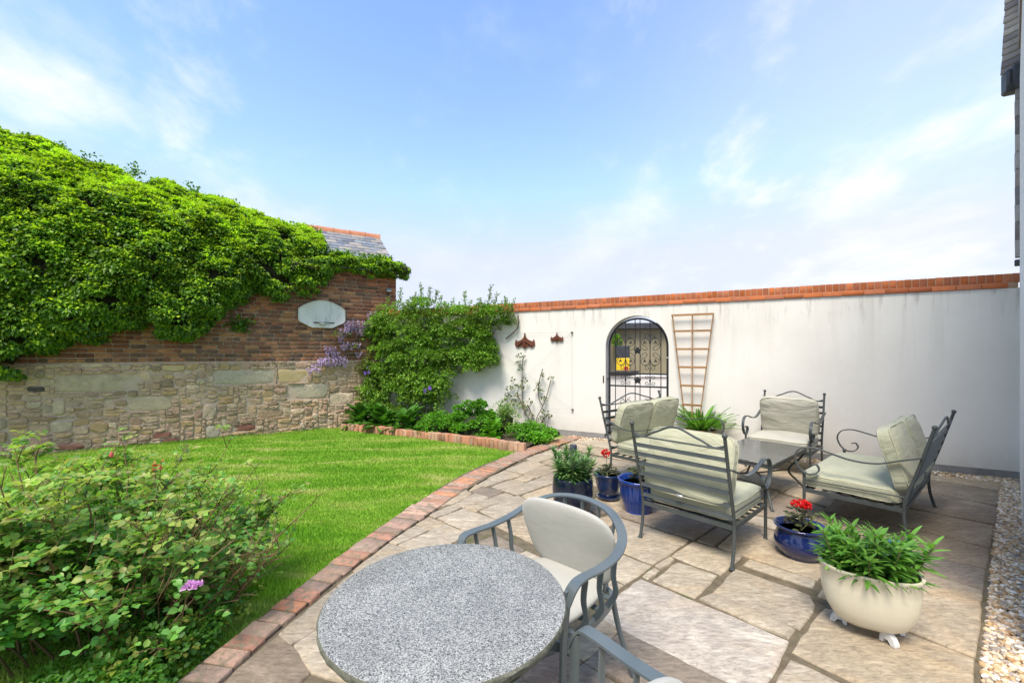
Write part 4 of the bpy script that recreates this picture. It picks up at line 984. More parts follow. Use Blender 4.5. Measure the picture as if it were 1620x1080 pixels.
def cushion(name, dims, seed, mat, parent, loc, rot=(0,0,0), pipe=True, **kw):
    Q, Fq = cushion_np(*dims, seed, **kw); me = fast_mesh(name, Q, Fq, mat, True); o = obj(name, me, parent, loc, rot)
    if pipe:
        sx, sy, sz = dims; pw = kw.get('pw', 6.0); tp = kw.get('taper', 0) or 0
        for zz in (-1, 1):
            P = []
            for i in range(56):
                a = 2*math.pi*i/56; c, s_ = math.cos(a), math.sin(a); r = (abs(c)**pw+abs(s_)**pw)**(1/pw); X, Y = c/r, s_/r
                P.append((X*sx/2*.995*(1-tp*(1-Y)/2), Y*sy/2*.995, zz*sz*.30*(1+.06*math.sin(5*a+seed))))
            obj('piping', MB().tube(P, .0045, 5, closed=True).mesh('piping', MAT['piping'], True), o)
    return o
def lounge_seat(name, label, cat, width, ncush, mat, seed, D=.66, grp='grey steel cushioned garden seats round the coffee table'):
    t = thing(name, label, cat, group=grp); w2 = width/2; M_ = MAT['metal']
    def by(z): return -.17*max(z-.30, 0)/.63 - (.0 if z > .24 else -.0)
    for sx in (-1, 1):
        P = smoothpath([(sx*w2,-.045,.0),(sx*w2,-.012,.12),(sx*w2,0,.25),(sx*w2,-.012,.36),(sx*w2,by(.6),.6),(sx*w2,by(.92),.92)], 5)
        b = MB().tube(P, .0125, 8); b.ball((sx*w2,by(.93),.935), .019, 8); b.lathe([(.019,0),(.019,.008),(.012,.012)], (sx*w2,-.045,0), 10); obj('back_post', b.mesh('back_post', M_, True, 50), t)
        b = MB().tube([(sx*w2,D,.0),(sx*w2,D,.42)], .0125, 8); b.ball((sx*w2,D,.425), .018, 8); b.lathe([(.019,0),(.019,.008),(.012,.012)], (sx*w2,D,0), 10); obj('leg', b.mesh('leg', M_, True, 50), t)
        # arm: leaves the post, dips, rises, rolls over the front into a scroll
        A = smoothpath([(0,by(.70),.70),(0,.02,.655),(0,.16,.605),(0,.32,.600),(0,.48,.635),(0,.585,.655),(0,.68,.635),(0,.725,.565),(0,.705,.48),(0,.65,.425),(0,.585,.425),(0,.545,.47),(0,.565,.515),(0,.60,.505)], 6)
        obj('arm', MB().bar([(sx*(w2+.012), p.y, p.z) for p in A], .030, .008, up=(0,0,1)).mesh('arm', M_, True, 50), t) if False else None
        prof = [(-.016,-.0045),(.016,-.0045),(.016,.0045),(-.016,.0045)]; vs = []; n_ = len(A)
        for i, p in enumerate(A):
            a = A[max(i-1,0)]; c = A[min(i+1,n_-1)]; tg = (c-a).normalized(); nn = Vector((0,-tg.z,tg.y))
            for u, v_ in prof: vs.append((sx*(w2+.014)+u, p.y+nn.y*v_, p.z+nn.z*v_))
        fs = [(i*4+q, i*4+(q+1) % 4, (i+1)*4+(q+1) % 4, (i+1)*4+q) for i in range(n_-1) for q in range(4)] + [(3,2,1,0),((n_-1)*4,(n_-1)*4+1,(n_-1)*4+2,(n_-1)*4+3)]
        obj('arm', MB().add(vs, fs).mesh('arm', M_, True, 40), t)
        obj('side_rail', MB().bar([(sx*w2,0,.27),(sx*w2,D,.27)], .012, .032).mesh('side_rail', M_, False), t)
        obj('side_rail', MB().tube([(sx*(w2-.004),-.015,.375),(sx*(w2-.004),D,.36)], .006, 6).mesh('side_rail', M_, True), t)
    for y in (0, D): obj('cross_rail', MB().bar([(-w2,y,.27),(w2,y,.27)], .012, .032).mesh('cross_rail', M_, False), t)
    k = 7
    sm_ = MB().box((0,0,0),(width-.02,.034,.006)).mesh('seat_slat', M_, False)
    for i in range(k): obj('seat_slat', sm_, t, (0, D*(i+.5)/k, .283))
    bs = MB().bar([(-w2,0,0),(w2,0,0)], .006, .030).mesh('back_slat', M_, False)
    for z in (.345,.435,.525,.61,.69,.765): obj('back_slat', bs, t, (0, by(z)-.002, z), (R(-15),0,0))
    obj('back_rail', MB().tube([(-w2,by(.865),.84),(w2,by(.865),.84)], .007, 6).mesh('back_rail', M_, True), t)
    am = .085; P = []
    for i in range(33):
        x = -1+2*i/32; zz = .865 + am*math.exp(-(x/.42)**2) - .028*math.exp(-((abs(x)-.78)/.16)**2); P.append((x*w2, by(zz), zz))
    obj('arched_rail', MB().tube(P, .0085, 8).mesh('arched_rail', M_, True), t)
    cw = (width-.03)
    cushion('seat_cushion', (cw-.01, D+.02, .150), seed, mat, t, (0, D/2+.03, .355), pw=10, puff=.13, n=16)
    for i in range(ncush):
        wd = cw/ncush; xx = -cw/2+wd*(i+.5)
        cushion('back_cushion', (wd-.012, .50, .13), seed+5+i, mat, t, (xx, .066, .640), (R(90-15)+R(rng.uniform(-1.5,1.5)), 0, R(rng.uniform(-1,1))), pw=8, puff=.20, n=16)
    return t
def place_seat(t, mid, face):
    # local +y is the way the seat faces, origin at the middle of the back legs
    a = math.atan2(face[1], face[0]) - math.pi/2; t.location = (mid[0], mid[1], 0); t.rotation_euler = (0, 0, a)
s1 = lounge_seat('garden_armchair', 'sage cushioned steel armchair with its slatted back towards the viewer beside the blue ribbed pot', 'armchair', .70, 1, MAT['sage'], 11)
place_seat(s1, (1.31, 3.205), (.735, .678))
s2 = lounge_seat('garden_sofa', 'sage two-seat steel sofa with two back cushions in front of the arched gate', 'sofa', 1.33, 2, MAT['sage'], 31)
place_seat(s2, (1.69, 5.47), (.643, -.766))
s3 = lounge_seat('garden_armchair', 'armchair with faded grey-sage cushions against the white wall beyond the coffee table', 'armchair', .70, 1, MAT['sagegrey'], 51)
place_seat(s3, (3.77, 5.74), (-.717, -.697))
s4 = lounge_seat('garden_sofa', 'sage two-seat steel sofa at the right seen from its side with curled arms', 'sofa', 1.33, 2, MAT['sage'], 71)
place_seat(s4, (3.54, 3.695), (-.637, .77))

obj('clip', MB().box((-.02,-.045,.415),(.055,.03,.018),bev=.004).mesh('clip', MAT['pot_white'] if 'pot_white' in MAT else MAT['galv'], True, 40), s1)

# granite tables
def granite(name, base, sc_, rough):
    m, t, b = newmat(name); v, rd, tcn = objvec(t, False)
    vo = N('ShaderNodeTexVoronoi', t); vo.inputs['Scale'].default_value = sc_; t.links.new(v, vo.inputs['Vector'])
    sp = N('ShaderNodeSeparateColor', t); t.links.new(vo.outputs['Color'], sp.inputs[0])
    r = ramp(t, base, [0,.16,.34,.62,.85], True); t.links.new(sp.outputs[0], r.inputs[0])
    n2 = noise(t, v, 6, 7, .6); f = maprange(t, n2.outputs['Fac'], .35, .7, .80, 1.10); cb = N('ShaderNodeCombineXYZ', t)
    for i in range(3): t.links.new(f, cb.inputs[i])
    t.links.new(mixrgb(t, 1, r.outputs[0], cb.outputs[0], 'MULTIPLY'), b.inputs['Base Color'])
    b.inputs['Roughness'].default_value = rough; b.inputs['Specular IOR Level'].default_value = .5; return m
MAT['granite'] = granite('pale speckled granite', [(.05,.055,.055),(.15,.155,.15),(.24,.245,.235),(.34,.34,.32),(.48,.475,.445)], 380, .42)
MAT['granite_dark'] = granite('grey polished granite', [(.02,.023,.022),(.05,.054,.05),(.08,.084,.078),(.12,.124,.114),(.2,.2,.185)], 300, .22)
MAT['graniteedge'] = M_surf('rough mossy granite edge', (.09,.095,.07), (.20,.20,.16), 60, .9, 120, .8, .006)
ct = thing('coffee_table', 'low table with a grey speckled granite top between the cushioned seats', 'table', (2.64, 4.555, 0), math.atan2(.73, .83))
TW, TD = 1.10, .64
obj('tabletop', MB().box((0,0,.435),(TW,TD,.022),bev=.004).mesh('tabletop', MAT['granite_dark'], True, 40), ct)
obj('frame', MB().bar([(-TW/2+.01,-TD/2+.01,.41),(TW/2-.01,-TD/2+.01,.41),(TW/2-.01,TD/2-.01,.41),(-TW/2+.01,TD/2-.01,.41)], .014, .03, closed=True).mesh('frame', MAT['metal'], False), ct)
for sx in (-1, 1):
    for sy in (-1, 1):
        P = smoothpath([(sx*(TW/2-.02),sy*(TD/2-.02),.40),(sx*(TW/2-.08),sy*(TD/2-.05),.33),(sx*(TW/2-.19),sy*(TD/2-.11),.25),(sx*(TW/2-.2),sy*(TD/2-.12),.18),(sx*(TW/2-.12),sy*(TD/2-.07),.09),(sx*(TW/2-.04),sy*(TD/2-.02),.0)], 5)
        b = MB().tube(P, .0115, 8); b.lathe([(.018,0),(.018,.008),(.011,.012)], (P[-1].x, P[-1].y, 0), 10); obj('leg', b.mesh('leg', MAT['metal'], True), ct)
obj('stretcher', MB().tube([(-TW/2+.2,-TD/2+.12,.215),(0,0,.20),(TW/2-.2,TD/2-.12,.215)], .008, 6).tube([(-TW/2+.2,TD/2-.12,.215),(0,0,.20),(TW/2-.2,-TD/2+.12,.215)], .008, 6).mesh('stretcher', MAT['metal'], True), ct)

dt = thing('dining_table', 'round table with a pale speckled granite top and a dark rough edge in the foreground', 'table', (-.205, 1.335, 0))
RT = .372; tp = MB(); n = 96; ring = []
for r_, z in ((.0005,.73),(.2,.73),(RT-.008,.73),(RT-.002,.728)):
    ring.append([(r_*math.cos(2*math.pi*i/n), r_*math.sin(2*math.pi*i/n), z) for i in range(n)])
tp.add([p for r_ in ring for p in r_], [(k*n+i, k*n+(i+1) % n, (k+1)*n+(i+1) % n, (k+1)*n+i)[::-1] for k in range(3) for i in range(n)][::1])
top = obj('tabletop', tp.mesh('tabletop', MAT['granite'], True, None), dt)
ed_ = MB(); rs = random.Random(3); vs = []
for k, (r_, z) in enumerate(((RT-.002,.728),(RT+.002,.722),(RT-.001,.708),(RT-.008,.698),(.0,.698))):
    for i in range(n): q = r_+(rs.uniform(-.0025,.0025) if 0 < k < 4 else 0); vs.append((q*math.cos(2*math.pi*i/n), q*math.sin(2*math.pi*i/n), z))
ed_.add(vs, [(k*n+i, k*n+(i+1) % n, (k+1)*n+(i+1) % n, (k+1)*n+i) for k in range(4) for i in range(n)]); obj('edge', ed_.mesh('edge', MAT['graniteedge'], True, 60), dt)
obj('base_ring', MB().lathe([(.27,0),(.30,0),(.30,.03),(.27,.03),(.27,0)], (0,0,.665), 48).mesh('base_ring', MAT['metal2'], True, 40), dt)
for k_ in range(4):
    a = R(20+90*k_); P = smoothpath([(.28,0,.68),(.16,0,.56),(.07,0,.40),(.09,0,.22),(.2,0,.08),(.30,0,.0)], 5)
    obj('leg', MB().tube([(p.x*math.cos(a), p.x*math.sin(a), p.z) for p in P], .015, 8).mesh('leg', MAT['metal2'], True), dt)
obj('collar', MB().lathe([(.06,0),(.09,.01),(.09,.05),(.06,.06)], (0,0,.36), 24).mesh('collar', MAT['metal2'], True, 40), dt)

def dining_chair(label):
    t = thing('dining_chair', label, 'chair', group='grey cushioned dining chairs at the round table'); M_ = MAT['metal2']
    # local +y faces the table; hoop of flat bar: arm tip - back - arm tip
    hp = [(-.285,.275,.600),(-.300,.25,.655),(-.300,.19,.665),(-.305,.05,.655),(-.300,-.08,.665),(-.265,-.18,.705),(-.16,-.255,.755),(0,-.28,.772),(.16,-.255,.755),(.265,-.18,.705),(.300,-.08,.665),(.305,.05,.655),(.300,.19,.665),(.300,.25,.655),(.285,.275,.600)]
    P = smoothpath(hp, 6); b = MB(); vs = []; L = len(P)
    for i, p in enumerate(P):
        a = P[max(i-1,0)]; c = P[min(i+1,L-1)]; tg = (c-a).normalized()
        outw = Vector((p.x, p.y+.02, 0)).normalized() if abs(p.x)+abs(p.y) > .01 else Vector((0,-1,0))
        if p.y > .05: outw = Vector((math.copysign(1, p.x), 0, 0))
        wv = (outw - tg*outw.dot(tg)).normalized(); nv = tg.cross(wv).normalized()
        if nv.z < 0: nv = -nv
        if i and nv.dot(ln_) < 0: nv = -nv
        ln_ = nv
        for u, v_ in ((-.021,-.004),(.021,-.004),(.021,.004),(-.021,.004)): vs.append(p+wv*u+nv*v_)
    b.add(vs, [(i*4+q, i*4+(q+1) % 4, (i+1)*4+(q+1) % 4, (i+1)*4+q) for i in range(L-1) for q in range(4)] + [(3,2,1,0),((L-1)*4,(L-1)*4+1,(L-1)*4+2,(L-1)*4+3)])
    obj('hoop', b.mesh('hoop', M_, True, 40), t)
    fr = smoothpath([(-.235,.24,.41),(0,.265,.41),(.235,.24,.41),(.25,.0,.405),(.20,-.20,.40),(0,-.25,.40),(-.20,-.20,.40),(-.25,.0,.405)], 5, True)
    obj('seat_frame', MB().bar(fr, .014, .036, closed=True).mesh('seat_frame', M_, True, 40), t)
    for y in (.15,.05,-.05,-.15): obj('seat_slat', MB().box((0,y,.414),(.46,.03,.006)).mesh('seat_slat', M_, False), t)
    for sx in (-1, 1):
        obj('front_leg', MB().bar(smoothpath([(sx*.285,.262,.645),(sx*.275,.255,.56),(sx*.255,.245,.42),(sx*.262,.26,.22),(sx*.29,.285,0)], 5), .012, .030, up=(0,1,0)).mesh('front_leg', M_, True, 40), t)
        obj('rear_leg', MB().tube(smoothpath([(sx*.21,-.19,.42),(sx*.225,-.23,.24),(sx*.26,-.30,0)], 5), .0125, 8).mesh('rear_leg', M_, True), t)
        for y0, x1 in ((.17,.247),(.055,.252),(-.055,.245)):
            zt = .655 if y0 > 0 else .664; obj('arm_slat', MB().bar(smoothpath([(sx*.302,y0,zt-.003),(sx*.288,y0-.008,zt-.09),(sx*.292,y0-.02,zt-.17),(sx*x1,y0-.03,.42)], 5), .005, .024, up=(sx,0,0)).mesh('arm_slat', M_, True, 40), t)
    for x in (-.2,-.10,0,.10,.2):
        zt = .769-(x/.25)**2*.055; yb = -.277+(x/.25)**2*.06
        obj('back_slat', MB().bar(smoothpath([(x,yb,zt-.004),(x*.98,yb+.005,.70),(x*.94,yb+.035,.56),(x*.9,-.225+(x/.25)**2*.05,.41)], 5), .005, .026, up=(0,1,0)).mesh('back_slat', M_, True, 40), t)
    cushion('seat_cushion', (.47,.47,.055), 91, MAT['cream'], t, (0,.01,.448), pipe=False, pw=3.2, puff=.15, n=14, wrinkle=.001, taper=.12)
    cushion('back_cushion', (.57,.40,.055), 93, MAT['cream'], t, (0,-.150,.600), (R(90-16),0,0), pipe=False, pw=3.2, puff=.10, n=16, wrinkle=.0008, taper=.24)
    return t
d1 = dining_chair('dining chair with a pale oval back cushion on the far side of the round table')
place_seat(d1, (.165, 1.905), (-.674, -.739))
d2 = copy_tree(d1, 'dining chair cut off by the lower edge, only its arm and cushion edge showing', (.137, .904, 0), math.atan2(.773, -.635)-math.pi/2)

# ================= pots =================
def glazed(name, ca, cb_, rough=.12):
    m = M_surf(name, ca, cb_, 3.5, rough, 8, .08, .01, coat=.8, spec=.5); return m
MAT['glaze_dark'] = M_surf('dark blue black glaze', (.005,.006,.012), (.006,.018,.05), 2.0, .15, 8, .06, .01, coat=.25)
MAT['glaze_navy'] = glazed('navy glaze', (.008,.018,.065), (.016,.04,.13))
MAT['glaze_blue'] = glazed('bright cobalt glaze', (.004,.025,.16), (.008,.045,.26))
MAT['glaze_cobalt'] = glazed('deep cobalt glaze', (.003,.010,.065), (.006,.018,.11))
MAT['creamglaze'] = M_surf('cream glazed ceramic', (.58,.54,.42), (.66,.62,.49), 3, .3, 8, .05, .005, coat=.3, spots=(.40,.36,.26), spotscale=9, spotlim=(.6,.8))
MAT['pot_white'] = M_surf('grey white plaster', (.58,.58,.58), (.70,.70,.69), 14, .8, 60, .4, .003)
MAT['terracotta'] = M_surf('brown clay', (.24,.13,.08), (.32,.19,.12), 6, .8, 40, .2, .003)
def pot(name, label, loc, prof, mat, n=40, sx=1, sy=1, rz=0, flute=None, soil_z=None, grp=None):
    t = thing(name, label, 'plant pot', (loc[0], loc[1], loc[2] if len(loc) > 2 else 0), rz, grp)
    P = smoothpath([(r_, 0, z) for r_, z in prof], 4) if True else prof
    b = MB().lathe([(max(p.x, .0008), p.z) for p in P], n=n, sx=sx, sy=sy, flute=flute); obj('body', b.mesh('body', mat, True, 75), t)
    if soil_z:
        rr = [p.x for p in P if abs(p.z-soil_z) < .03]; rr = min(rr)*.99; obj('compost', MB().lathe([(.001,.0),(rr,.0)], (0,0,soil_z), n=24, sx=sx, sy=sy).mesh('compost', MAT['soil'], True), t)
    return t
p1 = pot('flower_pot', 'dark blue-black glazed pot of leafy lilies behind the dining chair', (.553,3.86), [(.001,0),(.12,0),(.135,.02),(.172,.14),(.185,.25),(.178,.345),(.168,.368),(.160,.366),(.163,.34),(.16,.30)], MAT['glaze_dark'], soil_z=.33)
p2 = pot('flower_pot', 'small navy glazed pot with a single red geranium beside the lily pot', (.985,4.34), [(.001,.02),(.085,.02),(.09,.04),(.115,.12),(.132,.20),(.146,.235),(.150,.258),(.140,.258),(.128,.22),(.12,.2)], MAT['glaze_navy'], soil_z=.22)
obj('saucer', MB().lathe([(.001,0),(.095,0),(.112,.012),(.118,.032),(.106,.032),(.10,.018),(.001,.014)], n=36).mesh('saucer', MAT['glaze_navy'], True, 60), p2)
p3 = pot('flower_pot', 'bright cobalt ribbed pot partly behind the armchair', (1.19,4.0), [(.001,0),(.115,0),(.12,.015),(.155,.15),(.168,.25),(.172,.27),(.188,.285),(.187,.305),(.172,.305),(.160,.27),(.15,.24)], MAT['glaze_blue'], n=96, flute=lambda q, r_, z: (.030*math.cos(q*2*math.pi/4) if .03 < z < .262 else 0), soil_z=.26)
p4 = pot('flower_pot', 'low round cobalt bowl with a red geranium beside the cream planter', (2.125,3.12), [(.001,0),(.11,0),(.125,.012),(.163,.07),(.168,.12),(.150,.18),(.145,.196),(.168,.215),(.170,.226),(.158,.226),(.135,.196),(.13,.17)], MAT['glaze_cobalt'], soil_z=.185)
p5 = pot('flower_pot', 'small mid-blue glazed pot almost hidden behind the lilies of the cream planter', (2.69,2.98), [(.001,0),(.055,0),(.06,.012),(.078,.09),(.088,.135),(.090,.15),(.080,.15),(.073,.13),(.07,.11)], glazed('mid blue glaze', (.03,.09,.28), (.06,.14,.36)), soil_z=.12)
cp = thing('planter', 'large cream oval ceramic planter of lilies raised on white feet', 'planter', (1.915,2.275,0), R(-29))
b = MB(); n = 56; prof = [(.001,.052),(.42,.052),(.60,.058),(.76,.085),(.89,.14),(.96,.20),(.995,.27),(1.0,.345),(1.035,.352),(1.035,.366),(.97,.366),(.955,.33),(.95,.30)]
vs = []
for f_, z in prof:
    for i in range(n):
        a = 2*math.pi*i/n; c, s_ = math.cos(a), math.sin(a); e = 2/2.6
        vs.append((.212*f_*math.copysign(abs(c)**e, c), .152*f_*math.copysign(abs(s_)**e, s_), z*.96))
b.add(vs, [(k*n+i, k*n+(i+1) % n, (k+1)*n+(i+1) % n, (k+1)*n+i) for k in range(len(prof)-1) for i in range(n)] + [tuple(range(n))[::-1]])
obj('body', b.mesh('body', MAT['creamglaze'], True, 60), cp)
obj('compost', MB().lathe([(.001,0),(.195,0)], (0,0,.305), n=30, sy=.62).mesh('compost', MAT['soil'], True), cp)
for fx, fy in ((-.135,.03),(.075,-.075),(.13,.05)):
    f_ = MB().prism([(-.055,0),(-.05,.035),(-.03,.054),(.015,.056),(.045,.04),(.065,.012),(.065,0),(.03,0),(.01,.022),(-.02,.022),(-.03,0)], -.018, .018)
    ft = obj('foot', f_.mesh('foot', MAT['pot_white'], False), cp, (fx*.9, fy*.9, 0), (0, 0, math.atan2(fy, fx))); ft.scale = (.62, .9, .95)
tp_ = pot('flower_pot', 'brown clay pot of strappy green leaves at the foot of the fan trellis', (2.86,6.42), [(.001,0),(.15,0),(.155,.02),(.19,.25),(.205,.30),(.215,.33),(.205,.335),(.19,.31),(.18,.28)], MAT['terracotta'], soil_z=.30)
bl = thing('bollard_light', 'small dark bollard light standing behind the lily pot', 'lamp', (.715,4.93,0))
obj('post', MB().lathe([(.04,0),(.04,.30),(.043,.31),(.043,.37),(.04,.375)], n=24).mesh('post', MAT['lead'], True, 40), bl)
obj('cap', MB().lathe([(.041,0),(.042,.03),(.034,.045),(.001,.05)], (0,0,.375), 24).mesh('cap', M_surf('dark blue plastic',(.03,.04,.07),(.05,.06,.09),8,.4,10,0,0), True, 40), bl)

# ================= plants =================
def leaf_set(P, T, Nn, L, W, shape='diamond', droop=.0, fold=.12):
    """P base points, T tip directions, Nn leaf normals, L lengths, W widths -> verts, faces (quads/tris as equal corner count)"""
    P = np.asarray(P, float); T = np.asarray(T, float); Nn = np.asarray(Nn, float); n = len(P)
    T /= np.linalg.norm(T, axis=1)[:, None]+1e-9; S = np.cross(T, Nn); S /= np.linalg.norm(S, axis=1)[:, None]+1e-9; Nn = np.cross(S, T)
    L = np.broadcast_to(L, n); W = np.broadcast_to(W, n)
    if shape == 'diamond': tv = [(0,0,0),(.42,-.5,fold),(1,0,-.05),(.42,.5,fold)]; tf = [(0,1,2),(0,2,3)]
    elif shape == 'oval': tv = [(0,0,0),(.22,-.40,fold),(.62,-.42,fold),(1,0,-.14),(.62,.42,fold),(.22,.40,fold),(.5,0,0)]; tf = [(0,1,6),(1,2,6),(2,3,6),(3,4,6),(4,5,6),(5,0,6)]
    elif shape == 'ivy': tv = [(0,0,0),(.12,-.42,fold),(.42,-.36,fold*.6),(1,0,-.1),(.42,.36,fold*.6),(.12,.42,fold)]; tf = [(0,1,2),(0,2,3),(0,3,4),(0,4,5)]
    elif shape == 'strap':
        tv = []; ns = 5
        for i in range(ns+1):
            u = i/ns; w_ = .5*(math.sin(math.pi*min(.12+u*.88,1))**.7); tv += [(u,-w_,fold),(u,0,0),(u,w_,fold)]
        tf = []
        for i in range(ns):
            a = i*3; tf += [(a,a+3,a+1),(a+1,a+3,a+4),(a+1,a+4,a+2),(a+2,a+4,a+5)]
    tv = np.array(tv); tf = np.array(tf); k = len(tv)
    u = tv[:,0][None,:,None]; v_ = tv[:,1][None,:,None]; w_ = tv[:,2][None,:,None]
    V = P[:,None,:] + T[:,None,:]*L[:,None,None]*u + S[:,None,:]*W[:,None,None]*v_ + Nn[:,None,:]*W[:,None,None]*w_
    if np.any(np.asarray(droop) != 0):
        dr = np.broadcast_to(droop, n)[:,None,None]; V = V - Nn[:,None,:]*(L[:,None,None]*dr*u**2)
    Fq = (tf[None]+np.arange(n)[:,None,None]*k).reshape(-1, 3)
    return V.reshape(-1, 3), Fq
def foliage(name, data, mat, parent, kind='stuff', smooth=False, loc=None):
    V = np.concatenate([d[0] for d in data]); o = 0; FF = []
    for d in data: FF.append(d[1]+o); o += len(d[0])
    if loc is not None: V = V - np.array(loc)
    ob_ = obj(name, fast_mesh(name, V, np.concatenate(FF), mat, smooth), parent, kind=kind); return ob_
def unit(v): return v/(np.linalg.norm(v, axis=-1)[..., None]+1e-9)
def rdir(n, rs): return unit(rs.normal(size=(n, 3)))
MAT['bark'] = M_surf('brown bark', (.10,.075,.05), (.18,.14,.095), 20, .9, 40, .6, .006)
MAT['greenstem'] = M_surf('green stem', (.10,.14,.04), (.17,.17,.07), 20, .7, 40, .2, .002)
MAT['redstem'] = M_surf('reddish rose cane', (.13,.10,.045), (.20,.11,.06), 8, .7, 40, .2, .002)
MAT['ivy'] = M_leaf('ivy leaf', [(.03,.09,.010),(.06,.15,.012),(.10,.23,.016),(.15,.31,.02),(.22,.38,.03)], .42, .32)
MAT['ivy_sunlit'] = M_leaf('sun-painted ivy leaf', [(.26,.46,.02),(.38,.56,.03),(.48,.62,.05)], .45, .4)  # clump-top leaves: sunlight from above painted into the leaf colour
MAT['shrub'] = M_leaf('shrub leaf', [(.07,.17,.02),(.12,.26,.03),(.18,.34,.04),(.26,.42,.05)], .42, .3)
MAT['shrub_top'] = M_leaf('fresh shrub leaf', [(.10,.20,.03),(.17,.28,.04),(.23,.32,.06)], .45, .4)
MAT['bedleaf'] = M_leaf('bed leaf', [(.045,.15,.02),(.07,.20,.025),(.10,.26,.03)], .45, .3)
MAT['bright'] = M_leaf('bright mound leaf', [(.08,.26,.02),(.12,.33,.025),(.17,.40,.03)], .5, .4)
MAT['yellowleaf'] = M_leaf('yellow green leaf', [(.22,.33,.05),(.32,.40,.06),(.40,.42,.12)], .5, .4)
MAT['rose'] = M_leaf('rose leaf', [(.07,.23,.045),(.11,.31,.05),(.16,.40,.055),(.11,.31,.10),(.22,.44,.065),(.26,.38,.09),(.13,.34,.06)], .42, .35)
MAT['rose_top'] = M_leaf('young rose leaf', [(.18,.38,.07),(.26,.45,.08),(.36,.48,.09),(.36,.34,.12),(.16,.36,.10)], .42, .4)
MAT['lily'] = M_leaf('lily leaf', [(.07,.20,.035),(.10,.26,.04),(.14,.32,.05),(.20,.38,.07)], .38, .3)
MAT['lily_dark'] = M_leaf('pot lily leaf', [(.06,.17,.05),(.09,.22,.06),(.16,.30,.09),(.26,.38,.16)], .4, .3)
MAT['strapleaf'] = M_leaf('agapanthus leaf', [(.08,.22,.03),(.12,.30,.04),(.18,.36,.06)], .4, .3)
MAT['geranium'] = M_leaf('geranium leaf', [(.06,.09,.035),(.09,.13,.05),(.08,.05,.035),(.13,.16,.06)], .6, .25)
MAT['red'] = M_leaf('red petal', [(.62,.006,.008),(.75,.012,.012),(.50,.004,.006)], .5, .25, (1.2,.6,.6))
MAT['wisteria'] = M_leaf('wisteria petal', [(.52,.42,.66),(.64,.54,.74),(.76,.68,.80),(.38,.27,.58)], .6, .35, (1.1,1,1.2))
MAT['purple'] = M_leaf('purple clematis petal', [(.16,.08,.50),(.24,.14,.60)], .6, .3, (1.1,1,1.2))
MAT['pinkpetal'] = M_leaf('lilac rose petal', [(.58,.30,.58),(.68,.42,.66)], .6, .3, (1.1,1,1.1))
MAT['orange'] = M_leaf('new red rose leaf', [(.60,.17,.06),(.52,.12,.05),(.55,.25,.09)], .5, .35, (1.3,.9,.7))

# ---- ivy over the outbuilding ----
iv = thing('ivy', 'huge mass of bright green ivy smothering the outbuilding roof and upper wall', 'ivy', (A2[0], A2[1], 0), ROT_S)
TOP = [(-1.56,5.56),(-1.1,5.60),(-0.603,5.56),(-0.255,5.50),(0.201,5.30),(0.536,5.25),(1.41,5.17),(2.32,4.94),(2.811,4.78),(3.462,4.57),(4.3,4.56)]
top_z = lambda s_: float(np.interp(s_, [a for a, _ in TOP], [b for _, b in TOP]))
def prof(s_):
    zb = low_z(s_)+.13
    if s_ < 4.28:
        zt = top_z(s_)-.12; k = np.clip((4.5-s_)/3.5, 0, 1); b = .28+.34*k; h = zt-3.3
        return [(.10,zb+.02),(b*.75,zb+.14),(b+.02,zb+.5),(b+.02,min(3.1, zb+1.2)),(b*.85,3.4),(.02+.25*k,3.4+h*.36),(-.75,3.4+h*.70),(-1.35,3.4+h*.90),(-1.75,zt),(-2.3,zt-.1)]
    ze = 3.60 if s_ < 5.6 else 3.60-(s_-5.6)*.35
    return [(.06,zb+.02),(.20,zb+.10),(.26,zb+.25),(.22,ze-.13),(.06,ze),(-.12,ze+.02),(-.22,ze-.05)]
def shell(s_, v_):
    P = prof(s_); L = [0]
    for a, b in zip(P, P[1:]): L.append(L[-1]+math.hypot(b[0]-a[0], b[1]-a[1]))
    q = v_*L[-1]; qs = np.interp(q, L, [p[0] for p in P]); zs = np.interp(q, L, [p[1] for p in P])
    q1 = min(q+.12, L[-1]); q0 = max(q-.12, 0)
    dq = np.interp(q1, L, [p[0] for p in P])-np.interp(q0, L, [p[0] for p in P]); dz = np.interp(q1, L, [p[1] for p in P])-np.interp(q0, L, [p[1] for p in P])
    n = np.array([dz, -dq]); n /= np.linalg.norm(n)+1e-9      # (q outward, z)
    return qs, zs, n, L[-1]
rs = np.random.RandomState(12); data = []; g = MB()
# inner sheet in dark stem brown, painting the shade into gaps between leaves
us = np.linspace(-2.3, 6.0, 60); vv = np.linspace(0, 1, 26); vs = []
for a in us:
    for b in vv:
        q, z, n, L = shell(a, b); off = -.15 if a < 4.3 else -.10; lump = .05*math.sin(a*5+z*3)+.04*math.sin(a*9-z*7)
        vs.append((a, -(q+n[0]*(off+lump)), z+n[1]*(off+lump)))
